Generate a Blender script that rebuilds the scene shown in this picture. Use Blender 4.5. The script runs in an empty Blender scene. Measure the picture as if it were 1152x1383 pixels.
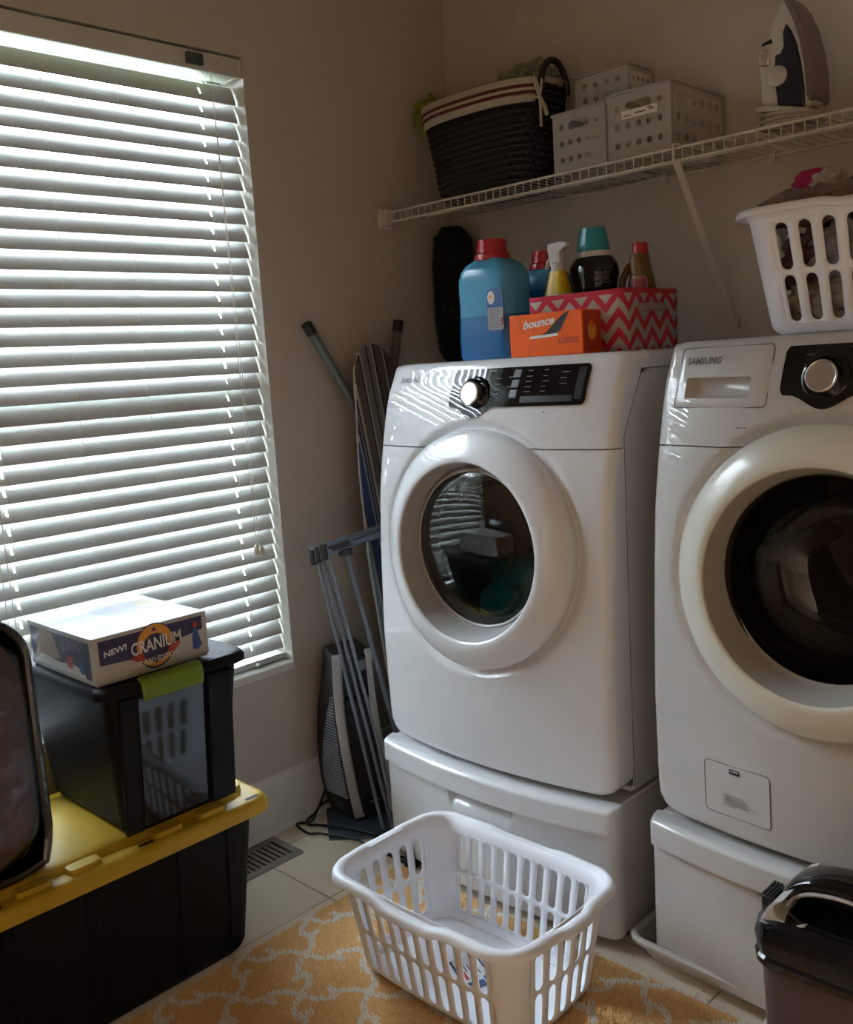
import bpy, bmesh, math, random
import numpy as np
from mathutils import Vector, Matrix, noise
random.seed(7)
SC = bpy.context.scene
COL = SC.collection
PI = math.pi

# ------------------------------------------------------------------ camera
def cross(a, b): return Vector(a).cross(Vector(b))
cam_d = bpy.data.cameras.new('camera')
cam = bpy.data.objects.new('camera', cam_d); COL.objects.link(cam)
RX, DN, FW = Vector((0.71688157, 0.69444816, -0.06182692)), Vector((0.0622106, -0.15204101, -0.9864144)), Vector((-0.69441389, 0.70329601, -0.15219744))
m = Matrix((RX, -DN, -FW)).transposed().to_4x4()
m.translation = Vector((2.1243, -2.3559, 1.27))
cam.matrix_world = m
cam_d.sensor_fit = 'HORIZONTAL'; cam_d.sensor_width = 36.0
cam_d.lens = 1293.594 / 1152 * 36.0
cam_d.clip_start = 0.05
SC.camera = cam

# ------------------------------------------------------------------ world / light / exposure
SC.view_settings.view_transform = 'Standard'
SC.view_settings.look = 'None'
SC.view_settings.exposure = 0.95
SC.view_settings.gamma = 1.0
SC.view_settings.use_curve_mapping = False
W = bpy.data.worlds.new('sky'); SC.world = W; W.use_nodes = True
nt = W.node_tree; nt.nodes.clear()
wo = nt.nodes.new('ShaderNodeOutputWorld'); bg = nt.nodes.new('ShaderNodeBackground')
tc = nt.nodes.new('ShaderNodeTexCoord'); sx = nt.nodes.new('ShaderNodeSeparateXYZ'); rp = nt.nodes.new('ShaderNodeValToRGB')
nt.links.new(tc.outputs['Generated'], sx.inputs[0]); nt.links.new(sx.outputs['Z'], rp.inputs[0])
nt.links.new(rp.outputs[0], bg.inputs[0]); nt.links.new(bg.outputs[0], wo.inputs[0])
rp.color_ramp.elements[0].position = 0.0; rp.color_ramp.elements[0].color = (0.74, 0.84, 0.95, 1)
rp.color_ramp.elements[1].position = 0.6; rp.color_ramp.elements[1].color = (0.76, 0.87, 1.0, 1)
bg.inputs[1].default_value = 50
SC.cycles.max_bounces = 10; SC.cycles.diffuse_bounces = 6; SC.cycles.glossy_bounces = 5
SC.cycles.transparent_max_bounces = 16; SC.cycles.sample_clamp_indirect = 8.0
SC.cycles.caustics_reflective = False; SC.cycles.caustics_refractive = False
def area(name, loc, rot, sx_, sy_, power, color, portal=False):
    l = bpy.data.lights.new(name, 'AREA'); l.shape = 'RECTANGLE'; l.size = sx_; l.size_y = sy_
    l.energy = power; l.color = color
    o = bpy.data.objects.new(name, l); o.location = loc; o.rotation_euler = rot; COL.objects.link(o)
    if portal: l.cycles.is_portal = True
    return o
# daylight portal over the window opening (sampling aid for the sky, gives no light of its own)
area('window_portal', (-0.15, -1.265, 1.265), (0, -PI / 2, 0), 1.65, 1.02, 1, (1, 1, 1), True)
# unseen fill light added behind the camera; reaches the room by bounce
area('fill_light', (0.55, -5.1, 2.40), (0, 0, 0), 0.5, 0.5, 85, (1.0, 0.88, 0.76))

# ------------------------------------------------------------------ materials
MATS = {}
def mat(name, col, rough=0.5, metal=0.0, coat=0.0, spec=0.5, var=0.0, vscale=20, bump=0.0, bscale=200, trans=0.0, sub=0.0, objrand=0.0, coat_r=0.03, aniso=None):
    if name in MATS: return MATS[name]
    M = bpy.data.materials.new(name); M.use_nodes = True; t = M.node_tree; b = t.nodes['Principled BSDF']
    b.inputs['Base Color'].default_value = (*col, 1); b.inputs['Roughness'].default_value = rough
    b.inputs['Metallic'].default_value = metal; b.inputs['Coat Weight'].default_value = coat
    b.inputs['Coat Roughness'].default_value = coat_r; b.inputs['Specular IOR Level'].default_value = spec
    b.inputs['Transmission Weight'].default_value = trans; b.inputs['Subsurface Weight'].default_value = sub
    b.inputs['Subsurface Radius'].default_value = (0.02, 0.02, 0.02)
    tcn = t.nodes.new('ShaderNodeTexCoord')
    if var or objrand:
        n = t.nodes.new('ShaderNodeTexNoise'); n.inputs['Scale'].default_value = vscale; n.inputs['Detail'].default_value = 5
        t.links.new(tcn.outputs['Object'], n.inputs['Vector'])
        mr = t.nodes.new('ShaderNodeMapRange'); mr.inputs['To Min'].default_value = 1 - var; mr.inputs['To Max'].default_value = 1 + var
        t.links.new(n.outputs['Fac'], mr.inputs['Value'])
        src = mr.outputs[0]
        if objrand:
            oi = t.nodes.new('ShaderNodeObjectInfo'); m2 = t.nodes.new('ShaderNodeMapRange')
            m2.inputs['To Min'].default_value = 1 - objrand; m2.inputs['To Max'].default_value = 1 + objrand
            t.links.new(oi.outputs['Random'], m2.inputs['Value'])
            mm = t.nodes.new('ShaderNodeMath'); mm.operation = 'MULTIPLY'
            t.links.new(src, mm.inputs[0]); t.links.new(m2.outputs[0], mm.inputs[1]); src = mm.outputs[0]
        mx = t.nodes.new('ShaderNodeVectorMath'); mx.operation = 'SCALE'; mx.inputs[0].default_value = col
        t.links.new(src, mx.inputs['Scale']); t.links.new(mx.outputs[0], b.inputs['Base Color'])
    if bump:
        n = t.nodes.new('ShaderNodeTexNoise'); n.inputs['Scale'].default_value = bscale; n.inputs['Detail'].default_value = 4
        t.links.new(tcn.outputs['Object'], n.inputs['Vector'])
        bp = t.nodes.new('ShaderNodeBump'); bp.inputs['Strength'].default_value = bump; bp.inputs['Distance'].default_value = 0.002
        t.links.new(n.outputs['Fac'], bp.inputs['Height']); t.links.new(bp.outputs[0], b.inputs['Normal'])
    MATS[name] = M; return M
def glass_mat(name, tint, refl_rough=0.02, ior=1.45, base=0.0, body=(0.02, 0.02, 0.02)):
    """thin clear sheet: transparent tinted + Fresnel mirror; `base` mixes in a dusty/solid plastic body"""
    M = bpy.data.materials.new(name); M.use_nodes = True; t = M.node_tree; t.nodes.clear()
    o = t.nodes.new('ShaderNodeOutputMaterial'); tr = t.nodes.new('ShaderNodeBsdfTransparent'); tr.inputs[0].default_value = (*tint, 1)
    gl = t.nodes.new('ShaderNodeBsdfGlossy'); gl.inputs['Roughness'].default_value = refl_rough
    fr = t.nodes.new('ShaderNodeFresnel'); fr.inputs['IOR'].default_value = ior
    mx = t.nodes.new('ShaderNodeMixShader'); last = tr
    if base:
        df = t.nodes.new('ShaderNodeBsdfDiffuse'); df.inputs[0].default_value = (*body, 1)
        m0 = t.nodes.new('ShaderNodeMixShader'); m0.inputs[0].default_value = base
        t.links.new(tr.outputs[0], m0.inputs[1]); t.links.new(df.outputs[0], m0.inputs[2]); last = m0
    t.links.new(fr.outputs[0], mx.inputs[0]); t.links.new(last.outputs[0], mx.inputs[1]); t.links.new(gl.outputs[0], mx.inputs[2])
    t.links.new(mx.outputs[0], o.inputs[0]); MATS[name] = M; return M
def emit_mat(name, col, s):
    M = bpy.data.materials.new(name); M.use_nodes = True; t = M.node_tree; t.nodes.clear()
    o = t.nodes.new('ShaderNodeOutputMaterial'); e = t.nodes.new('ShaderNodeEmission'); e.inputs[0].default_value = (*col, 1); e.inputs[1].default_value = s
    t.links.new(e.outputs[0], o.inputs[0]); return M

M_wall = mat('wall_paint', (0.555, 0.495, 0.43), 0.85, var=0.03, vscale=3, bump=0.12, bscale=160)
M_ceil = mat('ceiling_paint', (0.6, 0.56, 0.5), 0.9, bump=0.15, bscale=120)
M_trim = mat('trim_paint', (0.72, 0.70, 0.66), 0.4, var=0.03)
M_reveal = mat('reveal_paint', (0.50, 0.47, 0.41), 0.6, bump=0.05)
M_tile = mat('floor_tile', (0.80, 0.70, 0.57), 0.38, var=0.08, vscale=9, bump=0.08, bscale=40, objrand=0.06)
M_grout = mat('grout', (0.45, 0.38, 0.30), 0.9, var=0.1)
M_slat = mat('blind_slat', (0.50, 0.50, 0.49), 0.4, var=0.02)  # white slats greyed below the rail; backlit shade put into the colour
M_rail = mat('blind_rail', (0.60, 0.58, 0.55), 0.4)
M_cord = mat('blind_cord', (0.8, 0.77, 0.68), 0.7)
M_tassel = mat('tassel', (0.62, 0.55, 0.42), 0.5)
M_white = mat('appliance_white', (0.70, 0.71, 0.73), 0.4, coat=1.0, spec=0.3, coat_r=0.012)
M_white_shaded = mat('appliance_white_shaded', (0.52, 0.51, 0.50), 0.4, coat=1.0, spec=0.3, coat_r=0.012)  # shaded copy of the appliance white; washer's dimmer light put into the colour
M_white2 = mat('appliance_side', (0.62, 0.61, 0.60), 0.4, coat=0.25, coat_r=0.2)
M_wring = mat('washer_ring', (0.66, 0.65, 0.57), 0.3, coat=0.7, coat_r=0.08)
M_bezel = mat('bezel_grey', (0.42, 0.41, 0.40), 0.35, coat=0.3)
M_blackgl = mat('black_gloss', (0.004, 0.004, 0.006), 0.12, coat=0.7, spec=0.15)
M_black = mat('black_plastic', (0.012, 0.012, 0.014), 0.42, var=0.2)
M_chrome = mat('chrome', (0.75, 0.75, 0.76), 0.18, metal=1.0)
M_silver = mat('silver_plastic', (0.62, 0.62, 0.62), 0.35, metal=0.4)
M_steel = mat('drum_steel', (0.42, 0.41, 0.40), 0.3, metal=0.9, var=0.1)
M_dark = mat('dark_gap', (0.01, 0.01, 0.01), 0.8)
M_print = mat('print_grey', (0.12, 0.12, 0.13), 0.5)
M_printl = mat('print_light', (0.35, 0.35, 0.36), 0.5)
M_button = mat('button_grey', (0.13, 0.14, 0.16), 0.35)
M_strip = mat('strip_grey', (0.035, 0.036, 0.045), 0.35)
M_wire = mat('vinyl_wire', (0.62, 0.58, 0.52), 0.45)
M_basketw = mat('basket_white', (0.88, 0.90, 0.96), 0.4, spec=0.4, var=0.02, sub=0.12)
M_tote = mat('tote_black', (0.008, 0.008, 0.009), 0.5, spec=0.12, bump=0.03, bscale=300)
M_tote2 = mat('tote_charcoal', (0.009, 0.009, 0.012), 0.5, spec=0.12)
M_toteg = mat('tote_gloss_panel', (0.009, 0.009, 0.012), 0.06, spec=0.5)
M_yellow = mat('tote_yellow', (0.50, 0.32, 0.02), 0.45, spec=0.3, var=0.06, vscale=8, bump=0.04)
M_green = mat('latch_green', (0.16, 0.26, 0.015), 0.45)
M_boxw = mat('game_box_card', (0.50, 0.50, 0.49), 0.35, coat=0.8, coat_r=0.06)
M_purple = mat('print_purple', (0.035, 0.025, 0.10), 0.3, coat=0.3)
M_orangep = mat('print_gold', (0.75, 0.34, 0.05), 0.35)
M_redp = mat('print_red', (0.42, 0.05, 0.03), 0.35)
M_whitep = mat('print_white', (0.75, 0.74, 0.72), 0.4)
M_bluep = mat('print_blue', (0.03, 0.09, 0.30), 0.4)
M_vinyl = glass_mat('clear_vinyl', (0.86, 0.86, 0.88), 0.10, 1.6)
M_quilt = mat('quilt_brown', (0.30, 0.20, 0.19), 0.6, var=0.4, vscale=14)
M_piping = mat('bag_piping', (0.008, 0.008, 0.012), 0.15, coat=0.8)
M_rack = mat('rack_tube', (0.20, 0.23, 0.30), 0.35, metal=0.4)
M_rackc = mat('rack_joint', (0.025, 0.026, 0.03), 0.5)
M_legt = mat('ironing_leg', (0.19, 0.23, 0.22), 0.4, metal=0.3)
M_legd = mat('ironing_leg_dark', (0.13, 0.12, 0.105), 0.4)
M_louver = mat('heater_louver', (0.38, 0.42, 0.50), 0.3, metal=0.5)
M_grille = mat('heater_grille', (0.05, 0.05, 0.055), 0.4)
M_cable = mat('cable_black', (0.01, 0.01, 0.012), 0.45)
M_vent = mat('register_brown', (0.24, 0.20, 0.17), 0.5, metal=0.1, var=0.05)
M_wicker = mat('wicker_black', (0.010, 0.009, 0.009), 0.5, var=0.4, vscale=90)
M_linen = mat('liner_linen', (0.50, 0.43, 0.34), 0.85, var=0.05)
M_maroon = mat('liner_maroon', (0.13, 0.015, 0.025), 0.8)
M_gfab = mat('fabric_lime', (0.20, 0.23, 0.02), 0.9, var=0.3)
M_pfab = mat('fabric_grey_green', (0.26, 0.27, 0.19), 0.9, var=0.5, vscale=30)
M_crate = glass_mat('crate_plastic', (0.74, 0.72, 0.70), 0.35, 1.2, 0.55, (0.62, 0.60, 0.58))
M_ironw = mat('iron_white', (0.52, 0.48, 0.43), 0.3, coat=0.4)
M_irond = mat('iron_tank', (0.006, 0.010, 0.03), 0.15, coat=0.6)
M_irons = mat('iron_sole', (0.22, 0.17, 0.15), 0.3, metal=0.6)
M_jug = glass_mat('jug_blue', (0.35, 0.65, 0.85), 0.15, 1.45, 0.75, (0.10, 0.42, 0.70))
M_jugliq = mat('jug_liquid', (0.012, 0.14, 0.36), 0.25)
M_red = mat('cap_red', (0.42, 0.012, 0.022), 0.3, coat=0.3)
M_spy = mat('spray_yellow', (0.62, 0.44, 0.01), 0.35)
M_spw = mat('spray_white', (0.55, 0.55, 0.56), 0.4)
M_teal = mat('cap_teal', (0.004, 0.22, 0.27), 0.3, coat=0.3)
M_brownb = mat('bottle_amber', (0.16, 0.085, 0.018), 0.25, coat=0.3)
M_pink = mat('jar_pink', (0.30, 0.05, 0.08), 0.35)
M_violet = mat('jar_violet', (0.08, 0.03, 0.14), 0.35)
M_orange = mat('box_orange', (0.86, 0.12, 0.005), 0.45, spec=0.25)
M_orange2 = mat('box_orange_side', (0.40, 0.03, 0.008), 0.4)
M_duster = mat('duster_fibre', (0.008, 0.008, 0.011), 0.8)
M_towel = mat('towel_teal', (0.02, 0.27, 0.40), 0.95, var=0.25, vscale=40, bump=0.6, bscale=500)
M_darkcl = mat('cloth_dark', (0.035, 0.035, 0.045), 0.95, var=0.3, bump=0.5, bscale=300)
M_smoke = glass_mat('smoky_tank', (0.30, 0.22, 0.22), 0.25, 1.3, 0.7, (0.13, 0.095, 0.095))
M_pan = mat('pan_metal', (0.55, 0.53, 0.50), 0.35, metal=0.2, var=0.08)
M_wglass = glass_mat('washer_glass', (0.30, 0.26, 0.24), 0.03, 1.5)
M_dglass = glass_mat('dryer_glass', (0.86, 0.86, 0.86), 0.012, 2.0)
M_pane = glass_mat('window_glass', (0.95, 0.97, 0.96), 0.01, 1.3)
M_frame = mat('window_vinyl', (0.75, 0.75, 0.72), 0.4)
M_grass = mat('yard_grass', (0.10, 0.12, 0.07), 0.95, var=0.3, vscale=2)
M_pilebase = mat('rug_backing', (0.75, 0.46, 0.18), 0.95)
M_piley = mat('rug_yellow', (0.86, 0.55, 0.25), 0.95, var=0.28, vscale=90)
M_pilew = mat('rug_white', (0.88, 0.86, 0.82), 0.95, var=0.15, vscale=90)
M_crumb = mat('crumb', (0.6, 0.55, 0.45), 0.9)

# ------------------------------------------------------------------ mesh helpers
class MB:
    def __init__(s): s.v = []; s.f = []
    def add(s, vs, fs):
        k = len(s.v); s.v += [tuple(v) for v in vs]; s.f += [tuple(i + k for i in f) for f in fs]; return s
    def box(s, x0, x1, y0, y1, z0, z1, M=None):
        vs = [Vector(p) for p in ((x0,y0,z0),(x1,y0,z0),(x1,y1,z0),(x0,y1,z0),(x0,y0,z1),(x1,y0,z1),(x1,y1,z1),(x0,y1,z1))]
        if M is not None: vs = [M @ v for v in vs]
        return s.add(vs, [(0,3,2,1),(4,5,6,7),(0,1,5,4),(1,2,6,5),(2,3,7,6),(3,0,4,7)])
    def loft(s, rings, cap0=True, cap1=True, closed=True, loop=False):
        n = len(rings[0]); vs = [p for r in rings for p in r]; fs = []
        R = len(rings)
        for i in range(R if loop else R - 1):
            j2 = (i + 1) % R
            for j in range(n if closed else n - 1):
                k = (j + 1) % n
                fs.append((i*n+j, i*n+k, j2*n+k, j2*n+j))
        if cap0 and not loop: fs.append(tuple(range(n - 1, -1, -1)))
        if cap1 and not loop: fs.append(tuple((R-1)*n + j for j in range(n)))
        return s.add(vs, fs)
    def tube(s, pts, r, n=8, loop=False, cap=True, rx=None):
        pts = [Vector(p) for p in pts]; rings = []
        N = len(pts); t0 = None; u = None
        rr = r if isinstance(r, (list, tuple)) else [r] * N
        for i, p in enumerate(pts):
            a = pts[i - 1] if (i > 0 or loop) else pts[i]; b = pts[(i + 1) % N] if (i < N - 1 or loop) else pts[i]
            t = (b - a).normalized()
            if u is None:
                u = t.orthogonal().normalized()
            else:
                u = (u - t * u.dot(t)); u = u.normalized() if u.length > 1e-6 else t.orthogonal().normalized()
            w = t.cross(u)
            rings.append([p + u * rr[i] * math.cos(2*PI*k/n) + w * rr[i] * math.sin(2*PI*k/n) for k in range(n)])
        return s.loft(rings, cap, cap, True, loop)
    def lathe(s, prof, c=(0,0,0), n=32, axis='z', cap0=True, cap1=True, sx=1, sy=1, fn=None):
        rings = []
        for r, h in prof:
            ring = []
            for k in range(n):
                a = 2*PI*k/n
                if axis == 'z': p = Vector((c[0] + r*sx*math.cos(a), c[1] + r*sy*math.sin(a), c[2] + h))
                elif axis == 'y': p = Vector((c[0] + r*math.cos(a), c[1] + h, c[2] + r*math.sin(a)))
                else: p = Vector((c[0] + h, c[1] + r*math.cos(a), c[2] + r*math.sin(a)))
                ring.append(fn(p) if fn else p)
            rings.append(ring)
        return s.loft(rings, cap0, cap1)
def rrect(hx, hy, r, n=5, cx=0, cy=0):
    out = []
    for (sx_, sy_, a0) in ((1,1,0),(-1,1,PI/2),(-1,-1,PI),(1,-1,1.5*PI)):
        for k in range(n + 1):
            a = a0 + PI/2*k/n
            out.append((cx + sx_*(hx-r) + r*math.cos(a), cy + sy_*(hy-r) + r*math.sin(a)))
    return out
def obj(name, mb, m, parent=None, smooth=35, bevel=0, seg=2, solid=0, off=0, doubles=False, mesh=None, sub=0):
    if mesh is None:
        mesh = bpy.data.meshes.new(name); mesh.from_pydata(mb.v, [], mb.f)
        if doubles:
            bm = bmesh.new(); bm.from_mesh(mesh); bmesh.ops.remove_doubles(bm, verts=bm.verts, dist=doubles)
            bmesh.ops.recalc_face_normals(bm, faces=bm.faces); bm.to_mesh(mesh); bm.free()
        mesh.materials.append(m)
        if smooth:
            mesh.polygons.foreach_set('use_smooth', [True] * len(mesh.polygons))
            mesh.set_sharp_from_angle(angle=math.radians(smooth))
    o = bpy.data.objects.new(name, mesh); COL.objects.link(o)
    if bevel:
        b = o.modifiers.new('bevel', 'BEVEL'); b.width = bevel; b.segments = seg; b.limit_method = 'ANGLE'; b.angle_limit = math.radians(40); b.harden_normals = False
    if solid:
        b = o.modifiers.new('solid', 'SOLIDIFY'); b.thickness = solid; b.offset = off
    if sub:
        b = o.modifiers.new('sub', 'SUBSURF'); b.levels = sub; b.render_levels = sub
    if parent is not None:
        o.parent = parent
        root = parent
        while root.parent: root = root.parent
        if parent.type == 'EMPTY' and not parent.get('_local'):
            o.matrix_parent_inverse = parent.matrix_basis.inverted()
    return o
def tag(o, label=None, cat=None, group=None, kind=None):
    if label: o['label'] = label
    if cat: o['category'] = cat
    if group: o['group'] = group
    if kind: o['kind'] = kind
    return o
def T(name, label, cat, loc=(0,0,0), group=None, rot=None, local=False):
    o = bpy.data.objects.new(name, None); COL.objects.link(o); o.empty_display_size = 0.05
    o.location = loc
    if rot: o.rotation_euler = rot
    if local: o['_local'] = 1
    return tag(o, label, cat, group)
def S(name, mb, m, **k): return tag(obj(name, mb, m, **k), kind='structure')
def frame(o, u, v):
    u, v, o = Vector(u), Vector(v), Vector(o); n = u.cross(v)
    return lambda a, b, c=0.0: o + u*a + v*b + n*c
def text_data(s, size, bold=0.0, shear=0.0, spacing=1.0):
    cu = bpy.data.curves.new('t', 'FONT'); cu.body = s; cu.size = size; cu.offset = bold; cu.shear = shear; cu.space_character = spacing
    cu.resolution_u = 3
    o = bpy.data.objects.new('t', cu); COL.objects.link(o)
    dg = bpy.context.evaluated_depsgraph_get(); me = o.evaluated_get(dg).to_mesh()
    vs = [tuple(v.co) for v in me.vertices]; fs = [tuple(p.vertices) for p in me.polygons]
    o.evaluated_get(dg).to_mesh_clear(); bpy.data.objects.remove(o); bpy.data.curves.remove(cu)
    x0 = min(v[0] for v in vs); x1 = max(v[0] for v in vs); y0 = min(v[1] for v in vs); y1 = max(v[1] for v in vs)
    return [((v[0]-x0)/(x1-x0), (v[1]-y0)/(y1-y0)) for v in vs], fs
def text(name, s, fr, x0, x1, y0, y1, m, parent, c=0.0006, shear=0.0, bold=0.0, skew=0.0):
    vs, fs = text_data(s, 1.0, bold, shear)
    mb = MB(); mb.add([fr(x0 + (x1-x0)*a, y0 + (y1-y0)*b + skew*a, c) for a, b in vs], fs)
    return obj(name, mb, m, parent, smooth=0)
def decal(name, pts, fr, m, parent, c=0.0003, t=0.0):
    mb = MB(); top = [fr(a, b, c) for a, b in pts]
    mb.add(top, [tuple(range(len(pts)))])
    return obj(name, mb, m, parent, smooth=0)
def blob(center, rad, seed, amp=0.25, freq=2.2, sub=4, flat=0.0):
    bm = bmesh.new(); bmesh.ops.create_icosphere(bm, subdivisions=sub, radius=1.0)
    mb = MB(); so = Vector((seed*3.7, seed*1.3, seed*2.1))
    vs = []
    for v in bm.verts:
        p = v.co.copy()
        d = noise.ridged_multi_fractal(p*freq*0.6 + so, 0.9, 2.0, 3, 1.0, 2.0) * amp * 0.5 + noise.noise(p*freq + so) * amp
        q = p * (0.8 + d)
        vs.append((center[0] + q.x*rad[0], center[1] + q.y*rad[1], center[2] + q.z*rad[2]))
    fs = [tuple(v.index for v in f.verts) for f in bm.faces]; bm.free()
    mb.add(vs, fs); return mb
def arc(cx, cy, r, a0, a1, n): return [(cx + r*math.cos(a0 + (a1-a0)*k/n), cy + r*math.sin(a0 + (a1-a0)*k/n)) for k in range(n + 1)]
def disc(cx, cy, r, n=28, ry=None): return [(cx + r*math.cos(2*PI*k/n), cy + (ry or r)*math.sin(2*PI*k/n)) for k in range(n)]

# ================================================================== THE ROOM
XR, YF, H = 3.55, -3.70, 2.44
WY0, WY1, WZ0, WZ1 = -1.765, -0.775, 0.459, 2.080
mb = MB()
mb.box(-0.14, 0, YF-0.1, WY0, 0, H); mb.box(-0.14, 0, WY1, 0.12, 0, H)
mb.box(-0.14, 0, WY0, WY1, 0, WZ0); mb.box(-0.14, 0, WY0, WY1, WZ1, H)
wl = S('wall_left', mb, M_wall, smooth=0)
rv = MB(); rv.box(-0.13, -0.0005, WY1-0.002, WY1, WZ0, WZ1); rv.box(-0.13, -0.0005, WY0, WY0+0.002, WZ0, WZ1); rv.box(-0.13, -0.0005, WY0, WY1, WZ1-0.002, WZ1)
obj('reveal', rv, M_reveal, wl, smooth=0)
S('wall_back', MB().box(0, XR+0.1, 0, 0.12, 0, H), M_wall, smooth=0)
S('wall_right', MB().box(XR, XR+0.12, YF-0.1, 0, 0, H), M_wall, smooth=0)
mb = MB(); mb.box(0, 1.2, YF-0.1, YF, 0, H); mb.box(3.1, XR, YF-0.1, YF, 0, H); mb.box(1.2, 3.1, YF-0.1, YF, 2.15, H)  # unseen opening, widened to drain bounce light from the room
S('wall_front', mb, M_wall, smooth=0)
S('ceiling', MB().box(-0.14, XR+0.12, -6.6, 0.12, H, H+0.1), M_ceil, smooth=0)
mb = MB(); mb.box(0.0, 0.1, -6.4, YF-0.1, 0, H); mb.box(XR, XR+0.1, -6.4, YF-0.1, 0, H); mb.box(0.0, XR+0.1, -6.5, -6.4, 0, H)
S('wall_added_hall', mb, M_wall, smooth=0)  # unseen hall box, put in around the added fill light
fl = S('floor', MB().box(-0.14, XR+0.35, -6.5, 0.12, -0.08, -0.003), M_grout, smooth=0)
TS = 0.2957; g = 0.0022
tmb = MB(); hs = TS/2 - g
tmb.add([(-hs,-hs,-0.003),(hs,-hs,-0.003),(hs,hs,-0.003),(-hs,hs,-0.003),(-hs,-hs,-0.001),(hs,-hs,-0.001),(hs,hs,-0.001),(-hs,hs,-0.001),
         (-hs+.0015,-hs+.0015,0),(hs-.0015,-hs+.0015,0),(hs-.0015,hs-.0015,0),(-hs+.0015,hs-.0015,0)],
        [(0,1,5,4),(1,2,6,5),(2,3,7,6),(3,0,4,7),(4,5,9,8),(5,6,10,9),(6,7,11,10),(7,4,8,11),(8,9,10,11)])
tile_mesh = None
for i in range(-1, 12):
    for j in range(0, 14):
        cx = 0.389 + (i - 0.5)*TS; cy = -0.722 + (2.5 - j)*TS
        if cx - TS/2 > XR or cx + TS/2 < 0 or cy - TS/2 > 0 or cy + TS/2 < YF: continue
        o = obj('tile', tmb, M_tile, fl, smooth=0, mesh=tile_mesh)
        tile_mesh = o.data; o.location = (cx, cy, 0)
# baseboards with a stepped cap
def baseboard(name, p0, p1, nrm):
    p0, p1, nrm = Vector(p0), Vector(p1), Vector(nrm); prof = [(0, 0), (0.014, 0), (0.014, 0.118), (0.011, 0.128), (0.011, 0.138), (0.006, 0.150), (0.005, 0.158), (0, 0.162)]
    mb = MB(); mb.loft([[p + nrm*a + Vector((0, 0, b)) for a, b in prof] for p in (p0, p1)])
    o = S(name, mb, M_trim, smooth=20)
    q = MB(); q.loft([[p + nrm*(0.013 + a) + Vector((0, 0, b)) for a, b in [(0,0),(0.012,0),(0.011,0.008),(0.006,0.014),(0,0.017)]] for p in (p0, p1)])
    obj('shoe_moulding', q, M_trim, o)
baseboard('baseboard_left', (0, YF, 0), (0, 0, 0), (1, 0, 0))
baseboard('baseboard_back', (0, 0, 0), (XR, 0, 0), (0, -1, 0))
S('trim_1', MB().box(-0.13, 0.006, WY0+.002, WY1-.002, 0.445, 0.468), M_trim, bevel=0.003)
# window unit
win = S('window_1', MB().box(-0.135, -0.10, WY0, WY0+0.05, WZ0, WZ1).box(-0.135, -0.10, WY1-0.05, WY1, WZ0, WZ1).box(-0.135, -0.10, WY0, WY1, WZ1-0.05, WZ1).box(-0.135, -0.10, WY0, WY1, WZ0, WZ0+0.06), M_frame, bevel=0.004)
obj('meeting_rail', MB().box(-0.13, -0.105, WY0+.05, WY1-.05, 1.235, 1.285), M_frame, win, bevel=0.003)
obj('pane', MB().box(-0.121, -0.117, WY0+.05, WY1-.05, WZ0+.06, 1.235), M_pane, win, smooth=0)
obj('pane', MB().box(-0.121, -0.117, WY0+.05, WY1-.05, 1.285, WZ1-.05), M_pane, win, smooth=0)
tag(obj('yard_ground', MB().box(-40, -0.2, -40, 40, -0.6, -0.5), M_grass, smooth=0), kind='structure')

# ================================================================== BLIND
bl = T('window_blind', 'white horizontal slat blind filling the bright window on the left wall', 'blind', (-0.04, -1.27, 0.47))
tilt = math.radians(67)
sw, st = 0.0500, 0.0028
Rm = Matrix.Rotation(tilt, 4, 'Y')     # local +x (room side) tips down
holes_y = [-0.885, -1.125, -1.31, -1.50, -1.70]
smb = MB()
ya, yb = -1.755, -0.7815
def slat_seg(y0, y1, x0, x1):
    n = 4; top = []; 
    xs = [x0 + (x1-x0)*k/n for k in range(n+1)]
    cr = lambda x: 0.0022*(1 - (x/(sw/2))**2)
    r0 = [(x, y0, cr(x)+st/2) for x in xs] + [(x, y0, cr(x)-st/2) for x in reversed(xs)]
    r1 = [(x, y1, p[2]) for (x, _, _), p in zip(r0, r0)]
    smb.loft([[Rm @ Vector(p) for p in r0], [Rm @ Vector(p) for p in r1]])
cuts = sorted([-0.885, -1.50])
edges = [ya] + [e for c in cuts for e in (c-0.0028, c+0.0028)] + [yb]
for k in range(0, len(edges), 2): slat_seg(edges[k], edges[k+1], -sw/2, sw/2)
for c in cuts:
    slat_seg(c-0.0028, c+0.0028, -sw/2, -0.009); slat_seg(c-0.0028, c+0.0028, 0.009, sw/2)
slat_mesh = None
inner_z = [1.966 - 0.0431*k for k in range(35)]
dz_in = -math.sin(tilt)*sw/2
for k, z in enumerate(inner_z):
    o = obj('slat', smb, M_slat, None, smooth=30, mesh=slat_mesh); slat_mesh = o.data
    o.parent = bl; o.matrix_parent_inverse = bl.matrix_basis.inverted()
    o.location = (-0.045, 0, z - dz_in)
    o.rotation_euler = (random.uniform(-.0012, .0012), random.uniform(-.006, .006), 0)
obj('headrail', MB().box(-0.075, -0.012, ya, -0.782, 2.028, 2.068), M_rail, bl, bevel=0.002)
obj('valance', MB().box(-0.012, -0.0015, ya-0.005, -0.7955, 2.026, 2.072), M_rail, bl, bevel=0.002)
obj('valance_return', MB().box(-0.06, -0.0015, -0.7945, -0.778, 2.026, 2.072), M_rail, bl, bevel=0.002)
obj('bottom_rail', MB().box(-0.070, -0.022, ya, yb, 0.474, 0.490), M_slat, bl, bevel=0.004)
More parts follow.
